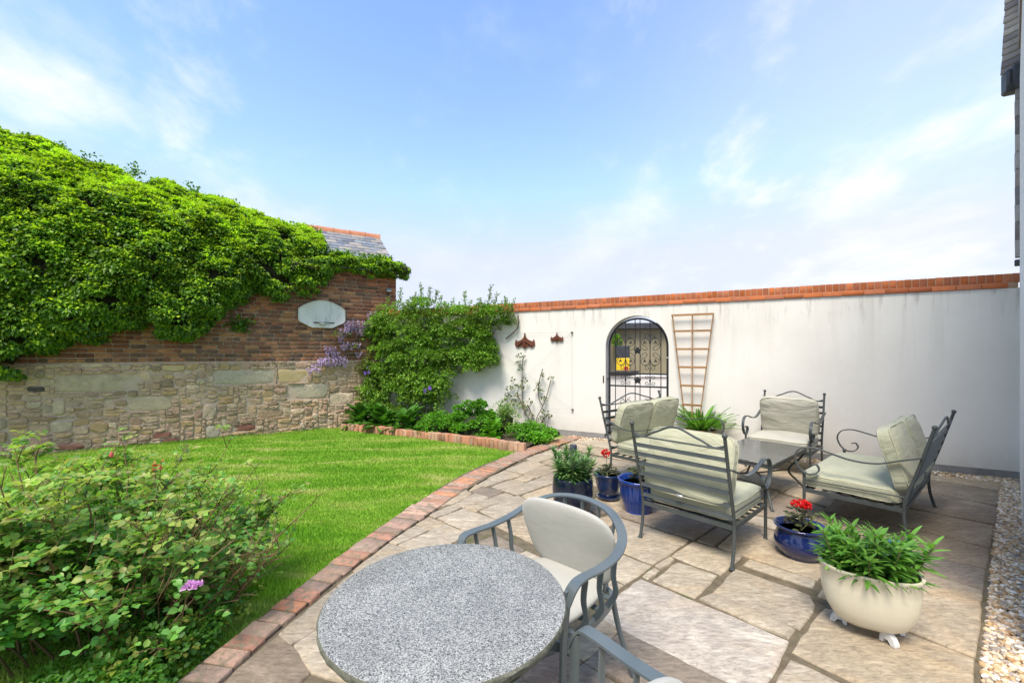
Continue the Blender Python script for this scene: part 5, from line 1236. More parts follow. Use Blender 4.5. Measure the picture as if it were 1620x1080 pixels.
# indices run along v inside each s
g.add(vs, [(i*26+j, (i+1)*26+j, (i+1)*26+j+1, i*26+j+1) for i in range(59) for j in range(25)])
obj('stems', g.mesh('stems', M_surf('ivy gap shade', (.018,.022,.010), (.035,.038,.018), 12, .95, 20, .8, .02), True, None), iv)  # one backing sheet, its near-black colour stands for shade inside the ivy
cl = []; tries = 0; brighter = []
while len(cl) < 3600 and tries < 60000:
    tries += 1; s_ = rs.uniform(-2.2, 6.02); v_ = rs.uniform(0, 1)
    q, z, n, L = shell(s_, v_)
    if rs.rand() > L/6.2: continue
    hole = math.sin(s_*3.1+z*2.2+.6)*math.sin(s_*1.7-z*4.3)+.5*math.sin(s_*7.3+z*5.1)
    if hole > .95 and s_ < 4.2 and z < 4.0 and rs.rand() < .75: continue
    lump = .05*math.sin(s_*2.3+z*1.7)+.05*math.sin(s_*4.7-z*3.9+1)+.06*math.sin(s_*9+z*8)
    if s_ > 4.2: lump *= .4
    cl.append((s_, q+n[0]*lump, z+n[1]*lump, n))
for s_, q, z, n in cl:
    m = int(rs.uniform(38, 58)); r = rs.uniform(.07, .135)*(1 if s_ < 4.2 else .75); out = np.array([0, -n[0], n[1]]); ax = unit(out*.8+np.array([0,0,.55]))
    d = rdir(m, rs); d = unit(d + ax*.55); rr = r*rs.uniform(.45, 1.0, m)**.6
    c = np.array([s_, -q, z]); P = c + d*rr[:,None]*np.array([1.15,1,.72])
    T = unit(d*.9 + np.array([0,0,-.75]) + out*.35 + rs.normal(size=(m,3))*.28); Nn = unit(d*.5+ax*.9+rs.normal(size=(m,3))*.32)
    sunlit = (d@unit(ax+np.array([0,0,.9])) > .60) & (rs.rand(m) < (.55+.4*min(1,max(0,(z-2.6)/2)))); LL_ = rs.uniform(.042,.078,m); WW_ = rs.uniform(.036,.062,m)  # upward leaves, more of them higher up, take the sun-painted colour
    if sunlit.any(): brighter.append(leaf_set(P[sunlit]+ax*.015, T[sunlit], Nn[sunlit], LL_[sunlit]*.85, WW_[sunlit]*.8, 'ivy', fold=.14))
    data.append(leaf_set(P[~sunlit], T[~sunlit], Nn[~sunlit], LL_[~sunlit], WW_[~sunlit], 'ivy', fold=.14))
foliage('bright_foliage', brighter, MAT['ivy_sunlit'], iv)  # ivy leaves coloured as if sun struck the clump tops
# wispy shoots along the skyline and below the skirt
for k in range(90):
    s_ = rs.uniform(-1.8, 4.2) if k < 60 else rs.uniform(4.2, 6.05); q, z, n, L = shell(s_, rs.uniform(.80,.97) if k < 60 else rs.uniform(.4,.95)); m = 22
    h = rs.uniform(.08, .26 if k < 60 else .14); P = np.array([s_, -q, z+.05]) + np.c_[rs.normal(0,.05,m), rs.normal(0,.05,m), rs.uniform(0,h,m)]
    data.append(leaf_set(P, unit(rs.normal(size=(m,3))+np.array([0,-.3,.1])), unit(rs.normal(size=(m,3))+np.array([0,-.5,.8])), rs.uniform(.04,.07,m), rs.uniform(.035,.06,m), 'ivy'))
foliage('foliage', data, MAT['ivy'], iv)
# the loose strand hanging in front of the brick
sd_ = MB().tube(smoothpath([(2.62,-.05,2.35),(2.68,-.06,2.22),(2.72,-.05,2.08),(2.74,-.04,1.98)], 4), .008, 5); obj('stem', sd_.mesh('stem', M_surf('pale dry stem',(.36,.31,.22),(.42,.37,.28),9,.9,10,0,0), True), iv)
m = 130; P = np.array([2.72,-.07,2.0]) + rs.normal(size=(m,3))*np.array([.10,.03,.07]) + np.c_[np.zeros(m), np.zeros(m), rs.uniform(-.03,.12,m)]
foliage('foliage', [leaf_set(P, unit(rs.normal(size=(m,3))+np.array([0,-.5,-.5])), unit(rs.normal(size=(m,3))*.5+np.array([0,-1,.6])), rs.uniform(.05,.09,m), rs.uniform(.045,.075,m), 'ivy')], MAT['ivy'], iv)

# ---- flower bed ----
BKd = (BK1-BK0); BL = float(np.linalg.norm(BKd)); BKd = BKd/BL
def bedp(u, v_, z=0):   # u 0..1 along the kerb from the old wall, v 0..1 from the kerb to the white wall
    a = BK0+BKd*BL*u; b = C2+DW*(.1+u*4.35); p = a*(1-v_)+b*v_; return np.array([p[0], p[1], z])
sb = MB(); vs = []; nu, nv = 24, 8
for i in range(nu):
    for j in range(nv):
        p = bedp(i/(nu-1), j/(nv-1)); vs.append((p[0], p[1], max(lawn_z(*p[:2]), -.12)+.09+.025*math.sin(i*2.1+j)))
sb.add(vs, [(i*nv+j, (i+1)*nv+j, (i+1)*nv+j+1, i*nv+j+1) for i in range(nu-1) for j in range(nv-1)])
obj('flower_bed', sb.mesh('flower_bed', MAT['soil'], True, None), kind='structure')
bk = thing('bed_kerb', 'low kerb of upright red bricks along the front of the flower bed', 'kerb', (BK0[0], BK0[1], 0), math.atan2(BKd[1], BKd[0]))
bkm = [brick_me('brick', .072, .105, .20, MAT['brick_bed'], 150+i, .008, .005) for i in range(4)] + [brick_me('brick', .105, .075, .20, MAT['brick_bed'], 160+i, .008, .005) for i in range(2)]
x = .04
while x < BL-.04:
    k = rng.randint(6) if rng.rand() < .6 else rng.randint(4); wd = .082 if k < 4 else .114; p = BK0+BKd*x; zz = lawn_z(*p)
    obj('brick', bkm[k], bk, (x+wd/2, rng.uniform(-.006,.006), zz+.045+rng.uniform(-.008,.01)+.012*math.sin(x*2)), (rng.uniform(-.05,.05), rng.uniform(-.04,.04), rng.uniform(-.05,.05))); x += wd
mb_ = MB().bar([(0,0.03,lawn_z(*BK0)+.02),(BL,.03,lawn_z(*BK1)+.03)], .07, .15); obj('mortar', mb_.mesh('mortar', MAT['bedding'], False), bk)

def blobcluster(rs, c, rad, n, L, W, shape='oval', up=.5, flat=1, droop=0, tipdown=.2, hollow=.55):
    d = rdir(n, rs); d[:,2] = np.abs(d[:,2])*1.0 - .15; d = unit(d); rr = rs.uniform(hollow, 1.0, n)**.7
    P = np.array(c) + d*rr[:,None]*np.array(rad); T = unit(d+rs.normal(size=(n,3))*.5+np.array([0,0,-tipdown])); Nn = unit(d*.6+np.array([0,0,up])+rs.normal(size=(n,3))*.3)
    return leaf_set(P, T, Nn, rs.uniform(*L, n), rs.uniform(*W, n), shape, droop)
def wisp(rs, base, h, m, lean=(0,0), L=(.03,.05), W=(.018,.03), spread=.035):
    u = rs.uniform(.1, 1, m); P = np.array(base) + np.c_[lean[0]*u**1.5*h, lean[1]*u**1.5*h, u*h] + rs.normal(size=(m,3))*spread*(1-.5*u)[:,None]
    return leaf_set(P, unit(rs.normal(size=(m,3))+np.array([0,0,.3])), unit(rs.normal(size=(m,3))+np.array([0,-.4,.6])), rs.uniform(*L, m), rs.uniform(*W, m), 'oval')
# climbing shrub against the white wall, built in the wall's own frame (t, -q, z)
cs = thing('climbing_shrub', 'tall leafy climbing shrub trained over the left end of the white wall', 'shrub', (C2[0], C2[1], 0), ROT_W)
rs = np.random.RandomState(31); data = []; dtop = []
zones = [(.25,1.95,.30,.30),(.55,2.2,.38,.32),(.95,2.25,.4,.35),(1.35,2.2,.4,.36),(1.75,2.1,.4,.34),(2.15,2.1,.38,.3),(2.5,2.05,.34,.26),(2.85,2.1,.3,.2),(3.1,2.1,.26,.15),(3.35,2.15,.22,.12),(.15,1.9,.25,.3),(.02,.75,.3,.4),(.12,.4,.35,.5),(.4,.2,.4,.5),(.3,1.0,.3,.35),(.1,2.15,.2,.25),(1.35,.4,.5,.5),(.8,.45,.4,.5),(1.85,.35,.35,.4),(1.5,1.4,.45,.4),(.5,1.3,.3,.3),
         (.35,1.55,.25,.3),(.75,1.7,.4,.4),(1.2,1.7,.42,.42),(1.65,1.65,.4,.4),(2.1,1.6,.38,.34),(2.5,1.65,.34,.28),(2.85,1.6,.3,.22),(3.05,1.4,.28,.2),(2.75,1.25,.26,.22),
         (.85,1.2,.35,.42),(1.25,1.15,.4,.46),(1.7,1.15,.36,.42),(2.05,1.05,.3,.36),(1.0,.75,.4,.5),(1.5,.7,.4,.5),(1.95,.65,.3,.42),(2.9,1.75,.2,.2),(2.3,1.35,.25,.25),(.55,.85,.25,.35)]
for t_, z_, r_, q_ in zones:
    nn = int(1500*r_*r_/.12)
    for sub in range(max(5, int(12*r_/.3))):
        c = np.array([t_+rs.uniform(-.8,.8)*r_, -.10-q_*rs.uniform(.15,1), z_+rs.uniform(-.8,.8)*r_]); rr = rs.uniform(.08,.16)
        (dtop if (z_ > 2.0 and rs.rand() < .35) else data).append(blobcluster(rs, c, (rr*1.2, rr, rr), int(95*(rr/.12)**2), (.035,.065), (.02,.036), 'oval', .7))
foliage('foliage', data, MAT['shrub'], cs); 
for t_, h, ln in ((.35,.42,.1),(.55,.28,.2),(.72,.62,.05),(.98,.30,-.2),(1.15,.5,.05),(1.35,.68,-.05),(1.5,.6,.15),(1.62,.5,.3),(1.75,.4,.35),(1.9,.25,.3),(2.15,.30,.1),(2.45,.42,.02),(2.55,.26,.3),(2.8,.3,.1),(3.0,.5,.15),(3.12,.35,.3),(3.35,.28,.2),(3.5,.2,.5),(.85,.2,.3),(2.3,.2,.1)):
    dtop.append(wisp(rs, (t_,-.15,2.28), h, int(70*h/.3), (ln, 0))); P = [(t_+ln*h*u**1.5, -.15, 2.15+(h+.12)*u) for u in (0,.4,.8,1.0)]
    obj('stem', MB().tube(P, .004, 4).mesh('stem', MAT['greenstem'], True), cs)
foliage('shoots', dtop, MAT['shrub_top'], cs)
for P in ([(1.45,-.2,.1),(1.5,-.15,.7),(1.75,-.1,1.3),(2.3,-.08,1.75),(3.0,-.06,2.0),(3.45,-.06,2.2)], [(1.4,-.2,.1),(1.3,-.12,.8),(1.0,-.1,1.5),(.6,-.1,2.1)], [(1.75,-.12,1.2),(2.3,-.08,1.35),(2.8,-.08,1.5),(3.1,-.08,1.9)], [(1.5,-.15,.8),(1.55,-.1,1.6),(1.45,-.1,2.3)], [(2.2,-.07,1.05),(2.5,-.06,1.25),(2.75,-.06,1.1)],[(3.35,-.05,1.75),(3.6,-.05,1.95),(3.62,-.06,2.2)]):
    obj('stem', MB().tube(smoothpath(P, 5), .012, 6, scales=None).mesh('stem', MAT['bark'], True), cs)

# wisteria at the corner of the brick wall, in the brick wall's frame
wi = thing('wisteria', 'wisteria with hanging lilac flowers and a twisted trunk at the corner of the brick wall', 'wisteria', (A2[0], A2[1], 0), ROT_S)
rs = np.random.RandomState(41)
for P in ([(5.33,-.12,-.05),(5.36,-.10,.5),(5.30,-.10,1.0),(5.38,-.09,1.5),(5.30,-.1,1.95),(5.05,-.1,2.12)], [(5.38,-.16,-.05),(5.31,-.13,.6),(5.38,-.12,1.2),(5.30,-.12,1.7),(5.45,-.12,2.2)], [(5.3,-.1,1.2),(5.0,-.12,1.45),(4.6,-.1,1.40),(4.1,-.1,1.2)], [(5.25,-.1,1.9),(4.95,-.1,2.0),(4.7,-.1,1.8)],[(5.38,-.1,2.2),(5.6,-.1,2.4)]):
    obj('stem', MB().tube(smoothpath(P, 6), .018, 6).mesh('stem', MAT['bark'], True), wi)
def raceme(c, L, r):
    m = int(150*L/.3); u = rs.uniform(0, 1, m); rad = r*(1-u**1.5)*rs.uniform(.5,1,m); a = rs.uniform(0, 6.28, m)
    P = np.array(c) + np.c_[rad*np.cos(a), rad*np.sin(a), -u*L]; T = unit(np.c_[np.cos(a), np.sin(a), -.4+rs.normal(0,.4,m)])
    return leaf_set(P, T, rdir(m, rs), rs.uniform(.026,.04,m), rs.uniform(.022,.034,m), 'diamond')
rc = []
for s_, z_, L in ((4.72,2.13,.26),(4.80,2.18,.28),(4.9,2.20,.26),(5.0,2.16,.3),(5.08,2.19,.28),(5.18,2.16,.24),(4.65,2.0,.24),(4.58,1.92,.24),(4.75,2.05,.2),(4.95,2.05,.2),(5.3,2.42,.2),(5.22,2.36,.18),(5.38,2.36,.2),
                  (4.70,1.72,.16),(4.80,1.70,.16),(4.62,1.66,.14),(4.95,1.68,.1),(4.32,1.62,.22),(4.42,1.60,.24),(4.50,1.52,.18),(4.15,1.34,.16),(4.22,1.38,.18),(4.30,1.38,.2),(4.38,1.36,.2),(4.45,1.35,.16),(4.55,1.38,.18),(4.62,1.40,.18),(4.68,1.36,.22),(4.06,1.24,.14),(3.98,1.16,.14),(4.1,1.16,.1),(4.95,1.48,.12)):
    rc.append(raceme((s_+rs.uniform(-.02,.02), -.16+rs.uniform(-.04,.04), z_+.0), L*.95, .062))
for i, d_ in enumerate(rc): foliage('flower', [d_], MAT['wisteria'], wi, kind=None)
data = []
for s_, z_, r_ in ((5.1,1.2,.12),(5.2,1.05,.14),(5.25,1.35,.12),(5.05,1.0,.1),(4.95,1.12,.08),(5.2,.8,.12),(5.0,.55,.08),(5.28,1.6,.1),(4.5,1.85,.07),(4.7,1.86,.08),(4.85,1.62,.06),(5.3,2.3,.1),(5.1,.35,.08),(4.75,.12,.08),(4.9,.1,.08)):
    data.append(blobcluster(rs, (s_,-.16,z_), (r_,.06,r_), int(60*r_/.1), (.05,.085), (.025,.04), 'oval'))
foliage('foliage', data, M_leaf('wisteria leaf', [(.14,.20,.035),(.20,.25,.05),(.10,.16,.03),(.26,.22,.07)], .5, .35), wi)
# purple clematis flowers among the shrub
cm = thing('clematis', 'clematis with a few deep purple flowers low in the climbing shrub', 'clematis', (C2[0], C2[1], 0), ROT_W)
for t_, z_, q_ in ((.02,1.16,.42),(.0,1.03,.46),(.12,1.05,.46),(1.95,.78,.62),(1.82,.72,.62),(1.22,.20,.7)):
    c = np.array([t_, -q_, z_]); m = 6; a = np.arange(m)*1.047; T = np.c_[np.cos(a), -.25+0*a, np.sin(a)]
    foliage('flower', [leaf_set(np.tile(c,(m,1)), unit(T), np.tile([0,-1,.2],(m,1)), .055, .04, 'oval')], MAT['purple'], cm, kind=None)
obj('stem', MB().tube(smoothpath([(.5,-.35,.05),(.3,-.4,.5),(.05,-.42,.95),(.02,-.42,1.16)],5), .005, 5).mesh('stem', MAT['greenstem'], True), cm)
obj('stem', MB().tube(smoothpath([(1.5,-.55,.05),(1.7,-.6,.4),(1.9,-.6,.75)],5), .005, 5).mesh('stem', MAT['greenstem'], True), cm)

# broad-leaved clumps
def broadleaf(label, u, v_, R_, n, Ls, ups, mat, seed, grp=None, name='broadleaf_plant', wf=.60, cat='plant', as_parts=True, z0=None, pos=None):
    rs = np.random.RandomState(seed); p = bedp(u, v_) if pos is None else np.array(pos, float); z = max(lawn_z(*p[:2]), -.12)+.10 if z0 is None else z0
    t = thing(name, label, cat, (p[0], p[1], z), 0, grp)
    for i in range(n):
        a = rs.uniform(0, 6.28); el = rs.uniform(.15, 1.35)*ups; L = rs.uniform(*Ls); base = np.array([math.cos(a)*R_*.22, math.sin(a)*R_*.22, rs.uniform(0,.22)*(el > .7)+.02])
        T = np.array([[math.cos(a)*math.cos(el), math.sin(a)*math.cos(el), math.sin(el)]]); Nn = np.array([[-math.cos(a)*math.sin(el), -math.sin(a)*math.sin(el), math.cos(el)]])
        V, Fq = leaf_set(base[None], T, Nn, L, L*wf*.9, 'strap', rs.uniform(.25,.6), .16)
        obj('leaf', fast_mesh('leaf', V, Fq, mat, True), t)
    return t
broadleaf('dark green broad-leaved clump nearest the stone wall at the left end of the bed', .07, .25, .3, 62, (.20,.36), 1.1, MAT['bedleaf'], 1)
broadleaf('second broad-leaved clump with long drooping leaves over the brick kerb', .24, .18, .3, 66, (.22,.40), 1.05, MAT['bedleaf'], 2)
broadleaf('third broad-leaved clump in the middle of the bed with spiky upright leaves', .40, .17, .28, 56, (.20,.36), 1.1, MAT['bedleaf'], 3)
def mound(label, u, v_, rad, n, L, W, mat, seed, name='leafy_mound', cat='plant', extra=None):
    rs = np.random.RandomState(seed); p = bedp(u, v_); z = max(lawn_z(*p[:2]), -.12)+.08; t = thing(name, label, cat, (p[0], p[1], z))
    data = []
    for k in range(40):
        d = rdir(1, rs)[0]; d[2] = abs(d[2]); c = d*np.array(rad)*rs.uniform(.5,.95); r_ = rs.uniform(.09,.14); data.append(blobcluster(rs, c, (r_,r_,r_*.8), n//40, L, W, 'oval', 1.0))
    foliage('foliage', data, mat, t, kind='stuff'); obj('stems', MB().lathe([(rad[0]*.6,0),(rad[0]*.6,rad[2]*.4),(.02,rad[2]*.62)], n=12).mesh('stems', M_surf('dark stems',(.02,.03,.012),(.035,.05,.02),9,1,10,0,0), True), t); return t
mound('large bright green rounded mound of foliage in the flower bed', .72, .36, (.52,.42,.62), 6500, (.03,.055), (.03,.05), MAT['bright'], 5)
mound('small mid-green mound between the broad leaves and the bright mound', .555, .24, (.36,.30,.36), 3000, (.03,.05), (.02,.032), MAT['bright'], 6)
mound('low green mound at the right-hand corner of the flower bed', .955, .42, (.42,.34,.27), 3600, (.025,.045), (.022,.04), MAT['bright'], 7)
broadleaf('pale heart-leaved plant in front of the bright green mound', .84, .16, .2, 46, (.11,.17), .9, MAT['bright'], 8, wf=.8)
mound('loose dark plant rising behind the bright mound against the white wall', .80, .66, (.25,.2,.62), 1300, (.04,.08), (.012,.022), MAT['shrub'], 9)
# sparse climbing rose on the wall, wall frame
cr_ = thing('climbing_rose', 'sparse climbing rose with bare stems on the white wall below the rusty hangings', 'rose', (C2[0], C2[1], 0), ROT_W)
rs = np.random.RandomState(61); data = []
canes = [[(4.03,-.12,.0),(3.85,-.08,.25),(3.68,-.07,.55),(3.60,-.06,.7)], [(3.80,-.10,.3),(3.72,-.06,.55),(3.70,-.05,1.0),(3.72,-.05,1.35),(3.78,-.05,1.42)], [(4.05,-.12,0),(4.02,-.08,.25),(4.12,-.07,.45),(4.22,-.06,.7),(4.30,-.06,.98)], [(4.13,-.07,.5),(4.05,-.06,.65),(4.05,-.05,.9),(4.13,-.05,1.18)], [(4.03,-.1,.1),(3.90,-.07,.35),(3.82,-.06,.5)], [(4.05,-.1,.05),(4.12,-.08,.2),(4.18,-.08,.32)]]
for P in canes: obj('stem', MB().tube(smoothpath(P, 5), .0085, 6).mesh('stem', MAT['bark'], True), cr_)
for t_, z_, r_ in ((3.68,1.40,.06),(3.64,1.25,.06),(3.70,1.15,.04),(3.76,.92,.07),(3.70,.80,.06),(3.63,.83,.05),(3.45,.78,.06),(3.42,.62,.08),(3.55,.5,.08),(3.70,.48,.07),(3.80,.42,.06),(3.88,.55,.05),(4.07,.88,.05),(4.03,.78,.04),(4.10,.76,.04),(4.12,1.05,.03),(4.32,1.0,.04),(4.17,.62,.05),(4.2,.36,.06),(4.13,.22,.07),(4.27,.3,.05),(3.5,.95,.04),(3.35,.5,.08),(3.9,.3,.05),(3.62,.65,.05)):
    data.append(blobcluster(rs, (t_,-.09,z_), (r_,.035,r_), int(16*r_/.05), (.035,.06), (.025,.04), 'oval'))
foliage('foliage', data, M_leaf('rose wall leaf', [(.06,.11,.03),(.09,.15,.04),(.16,.19,.06)], .5, .3), cr_)

# ---- foreground rose bush ----
rb_ = thing('rose_bush', 'big loose rose bush with thorny canes and red-tinged new leaves in the lower left', 'rose bush', (-2.25,2.35,-.12))
O = np.array([-2.25,2.35,-.12]); rs = np.random.RandomState(77); canes_mb = MB(); data = []; dyoung = []; dorange = []
def compound(P, T, Nn, L, brighter):
    """leaflets in fives along a stalk"""
    S = np.cross(T, Nn); S = S/(np.linalg.norm(S)+1e-9)
    PP = [P+T*L*.35, P+T*L*.35, P+T*L*.68, P+T*L*.68, P+T*L*.95]; TT = [T*.35-S, T*.35+S, T*.5-S, T*.5+S, T]; return PP, TT
leafP = []; leafT = []; leafN = []; leafL = []; leafC = []
for c in range(125):
    a = rs.uniform(0, 2*np.pi); r0 = rs.uniform(0, .62); base = np.array([math.cos(a)*r0*1.25-.15, math.sin(a)*r0*.8+.05, 0]); oa = a+rs.normal(0,.4)
    lean = rs.uniform(.05,.50)+r0*.30; H_ = rs.uniform(.66,1.12)*(1.10 if base[0] < -.1 else .94)*(1.0-.35*max(0, math.cos(a))*r0)
    if rs.rand() < .2: lean *= 1.3; H_ *= .62
    pts = []
    for u in np.linspace(0, 1, 8):
        pts.append(base + np.array([math.cos(oa)*lean*u**1.25, math.sin(oa)*lean*u**1.25*.8, H_*(u-.14*u*u*u)]) + rs.normal(0,.012,3)*u)
        if pts[-1][0] > .3: pts[-1][0] = .3+(pts[-1][0]-.3)*.86
    canes_mb.tube(pts, .0062, 4, scales=[1.2-.8*u for u in np.linspace(0,1,8)])
    for tw in range(9):
        u = rs.uniform(.25,1.0); i = min(int(u*7), 6); p = pts[i]+(pts[i+1]-pts[i])*(u*7-i if u < 1 else 1); ta = rs.uniform(0,6.28); L = rs.uniform(.10,.30)*(1.15-.5*u)
        dd = unit(np.array([math.cos(ta)*.8, math.sin(ta)*.8, rs.uniform(.25,1.1)])+np.array([math.cos(oa),math.sin(oa),0])*.35); e = p+dd*L; mid = p+dd*L*.5+np.array([0,0,.01])
        canes_mb.tube([p, mid, e], .0026, 3)
        for k in range(int(rs.uniform(3,6))):
            q = p+dd*L*rs.uniform(.25,1.0); la = rs.uniform(0,6.28); T = unit(np.array([math.cos(la), math.sin(la), rs.uniform(-.1,.5)])); Nn = unit(np.array([0,0,1.0])+rs.normal(0,.35,3)); Lc = rs.uniform(.05,.095)
            PP, TT = compound(q, T, Nn, Lc, False)
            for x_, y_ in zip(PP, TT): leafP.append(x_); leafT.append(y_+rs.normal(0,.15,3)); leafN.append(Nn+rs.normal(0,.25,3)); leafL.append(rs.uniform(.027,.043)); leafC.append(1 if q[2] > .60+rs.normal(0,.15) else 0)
leafP = np.array(leafP); leafT = np.array(leafT); leafN = np.array(leafN); leafL = np.array(leafL); leafC = np.array(leafC)
keepm = (leafP[:,0]+O[0] < -1.45+.10*rs.rand(len(leafP))) & ~((leafP[:,0] > .28) & (leafP[:,2] < .30)) & ~((leafP[:,0] > .5) & (leafP[:,2] < .42) & (rs.rand(len(leafP)) < .6)) & (rs.rand(len(leafP)) > .55*np.clip((leafP[:,0]-.15)/.6, 0, 1)) ; leafP, leafT, leafN, leafL, leafC = leafP[keepm], leafT[keepm], leafN[keepm], leafL[keepm], leafC[keepm]
# the 280 leaves nearest the viewer stand alone as parts, the rest are one mass
dist = np.linalg.norm(leafP+O-np.array([0,0,1.5]), axis=1)/leafL; order = np.argsort(dist); near = order[:280]; far_ = order[280:]
for i in near:
    V, Fq = leaf_set(leafP[i:i+1], leafT[i:i+1], leafN[i:i+1], leafL[i:i+1]*1.1, leafL[i:i+1]*.98, 'oval'); obj('leaf', fast_mesh('leaf', V, Fq, MAT['rose_top'] if leafC[i] else MAT['rose']), rb_)
for cval, mt, nm_ in ((0, 'rose', 'foliage'), (1, 'rose_top', 'bright_foliage')):
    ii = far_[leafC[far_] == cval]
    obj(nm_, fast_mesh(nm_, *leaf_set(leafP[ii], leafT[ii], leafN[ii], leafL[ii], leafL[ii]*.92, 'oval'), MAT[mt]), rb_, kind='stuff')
# wiry bare twigs reaching out over the lawn
for k in range(46):
    p = np.array([rs.uniform(.05,.5), rs.uniform(-.35,.35), rs.uniform(.15,.55)]); e = p+np.array([rs.uniform(.10,.38), rs.uniform(-.1,.15), rs.uniform(.08,.42)]); e[0] = min(e[0], .80)
    canes_mb.tube([p, (p+e)/2+np.array([0,0,-.03]), e], .0024, 3)
    for j in range(3):
        s_ = p+(e-p)*rs.uniform(.4,.95); canes_mb.tube([s_, s_+np.array([rs.uniform(-.04,.1), rs.uniform(-.06,.06), rs.uniform(.03,.12)])], .0016, 3)
obj('canes', canes_mb.mesh('canes', MAT['redstem'], True, None), rb_)
for x_, y_, z_, mt in ((.18,.15,.97,'orange'),(-.62,-.7,.35,'orange')):
    m = 9; foliage('new_leaves', [leaf_set(np.array([x_,y_,z_])+rs.normal(0,.018,(m,3)), unit(rs.normal(size=(m,3))+np.array([0,0,.1])), unit(rs.normal(0,.4,(m,3))+np.array([0,0,1])), rs.uniform(.03,.045,m), rs.uniform(.018,.028,m), 'oval')], MAT[mt], rb_, kind=None)
    obj('shoot', MB().tube([(x_,y_,z_),(x_-.01,y_,z_-.10),(x_-.04,y_,z_-.25)], .003, 4).mesh('shoot', MAT['redstem'], True), rb_)
def rosette_flower(c, r, mat, parent, m=26, name='flower'):
    a = rs.uniform(0,6.28,m); el = rs.uniform(-.1,1.4,m); T = np.c_[np.cos(a)*np.cos(el), np.sin(a)*np.cos(el), np.sin(el)]; return foliage(name, [leaf_set(np.array(c)+T*r*.25, T, unit(rs.normal(size=(m,3))), r*.8, r*.7, 'oval')], mat, parent, kind=None)
rosette_flower((.80,-.45,.56), .034, MAT['pinkpetal'], rb_); rosette_flower((.835,-.44,.565), .027, MAT['pinkpetal'], rb_)
obj('shoot', MB().tube([(.80,-.45,.55),(.72,-.38,.42),(.60,-.25,.2)], .003, 4).mesh('shoot', MAT['redstem'], True), rb_)
for c in ((-.02,.05,1.02),(.33,.1,.98),(-.42,-.1,1.05),(-.3,.3,1.05)): obj('bud', MB().lathe([(.001,0),(.009,.006),(.011,.016),(.005,.03),(.001,.036)], c, 8).mesh('bud', M_surf('pink bud',(.5,.06,.07),(.55,.12,.1),9,.6,10,0,0) if c[0] > -.1 and c[0] < .1 else MAT['greenstem'], True), rb_)
# ground plants below the rose bush, along the brick edging
gpl = thing('ground_cover_plant', 'low green and yellow ground cover spilling beside the brick edging at the lower left', 'plant', (-1.75,1.95,-.06))
data = []; dy = []
for k in range(110):
    u = rs.rand(); x_ = -1.56-.50*rs.rand()**1.3; y_ = 1.45+1.25*u; x_ -= .10*(u > .8)
    c = (x_+1.75, y_-1.95, rs.uniform(.0,.17)); (dy if rs.rand() < .18 else data).append(blobcluster(rs, c, (.09,.09,.07), 60, (.02,.034), (.017,.028), 'oval', 1.0))
for q in ((-1.585,2.26,.10),(-1.60,2.05,.12),(-1.63,1.88,.08),(-1.56,2.42,.07),(-1.66,2.2,.14)):
    dy.append(blobcluster(rs, (q[0]+1.75, q[1]-1.95, q[2]), (.06,.06,.05), 70, (.018,.03), (.016,.026), 'oval', 1.0))
foliage('foliage', data, MAT['bedleaf'], gpl); foliage('yellow_foliage', dy, MAT['yellowleaf'], gpl)
# a darker, denser heart so the lawn does not show through everywhere
data = []
for k in range(90):
    c = np.array([min(rs.normal(-.38,.40), .25), rs.normal(-.05,.30), rs.uniform(.05,.62)]); data.append(blobcluster(rs, c, (.12,.12,.10), 46, (.022,.036), (.018,.03), 'oval', .8))
foliage('inner_foliage', data, MAT['rose'], rb_)

# ---- plants in the pots ----
def lily(t, c, h, rs, mat, n=46, L=(.07,.12), W=(.014,.022), lean=(0,0), tuft=True, parts=True):
    P = []; T = []; Nn = []; LL = []
    for i in range(n):
        u = (i+.5)/n; a = i*2.4+rs.normal(0,.2); el = -.05+1.1*u+rs.normal(0,.12); p = np.array(c)+np.array([lean[0]*u*h, lean[1]*u*h, h*(.12+.88*u)])
        P.append(p); T.append([math.cos(a)*math.cos(el), math.sin(a)*math.cos(el), math.sin(el)]); Nn.append([-math.cos(a)*math.sin(el), -math.sin(a)*math.sin(el), math.cos(el)]); LL.append(rs.uniform(*L)*(1-.35*u**3))
    P, T, Nn, LL = map(np.array, (P, T, Nn, LL)); st = MB().tube([c, np.array(c)+np.array([lean[0]*h*.5,lean[1]*h*.5,h*.5]), np.array(c)+np.array([lean[0]*h,lean[1]*h,h])], .0045, 5)
    obj('stem', st.mesh('stem', MAT['greenstem'], True), t)
    if parts:
        for i in range(n): obj('leaf', fast_mesh('leaf', *leaf_set(P[i:i+1], T[i:i+1], Nn[i:i+1], LL[i:i+1], LL[i:i+1]*.25, 'strap', .30, .12), mat, True), t)
    else: foliage('foliage', [leaf_set(P, T, Nn, LL, LL*.22, 'strap', .30, .12)], mat, t)
rs = np.random.RandomState(91)
for ttl, c0, cnt_, hr, mt, ell, Lr, prt, lb in ((p1,(0,0,.33),17,(.13,.28),MAT['lily_dark'],(.13,.13),(.07,.11),False,'bushy narrow-leaved lilies growing in the dark blue-black pot'), (cp,(0,0,.305),16,(.15,.26),MAT['lily'],(.175,.12),(.075,.12),True,'bright green lily plants filling the cream oval planter')):
    lt = thing('lily_plants', lb, 'lilies', tuple(ttl.location), ttl.rotation_euler[2])
    for k in range(cnt_):
        a = k*2.4; rr = math.sqrt((k+.5)/cnt_); c = (ell[0]*rr*math.cos(a), ell[1]*rr*math.sin(a), c0[2]); h = rs.uniform(*hr)
        lily(lt, c, h, rs, mt, n=(18 if prt else 60), L=Lr, lean=(.45*math.cos(a)*rr, .45*math.sin(a)*rr), parts=prt)
lt2 = lt; P = []; T = []
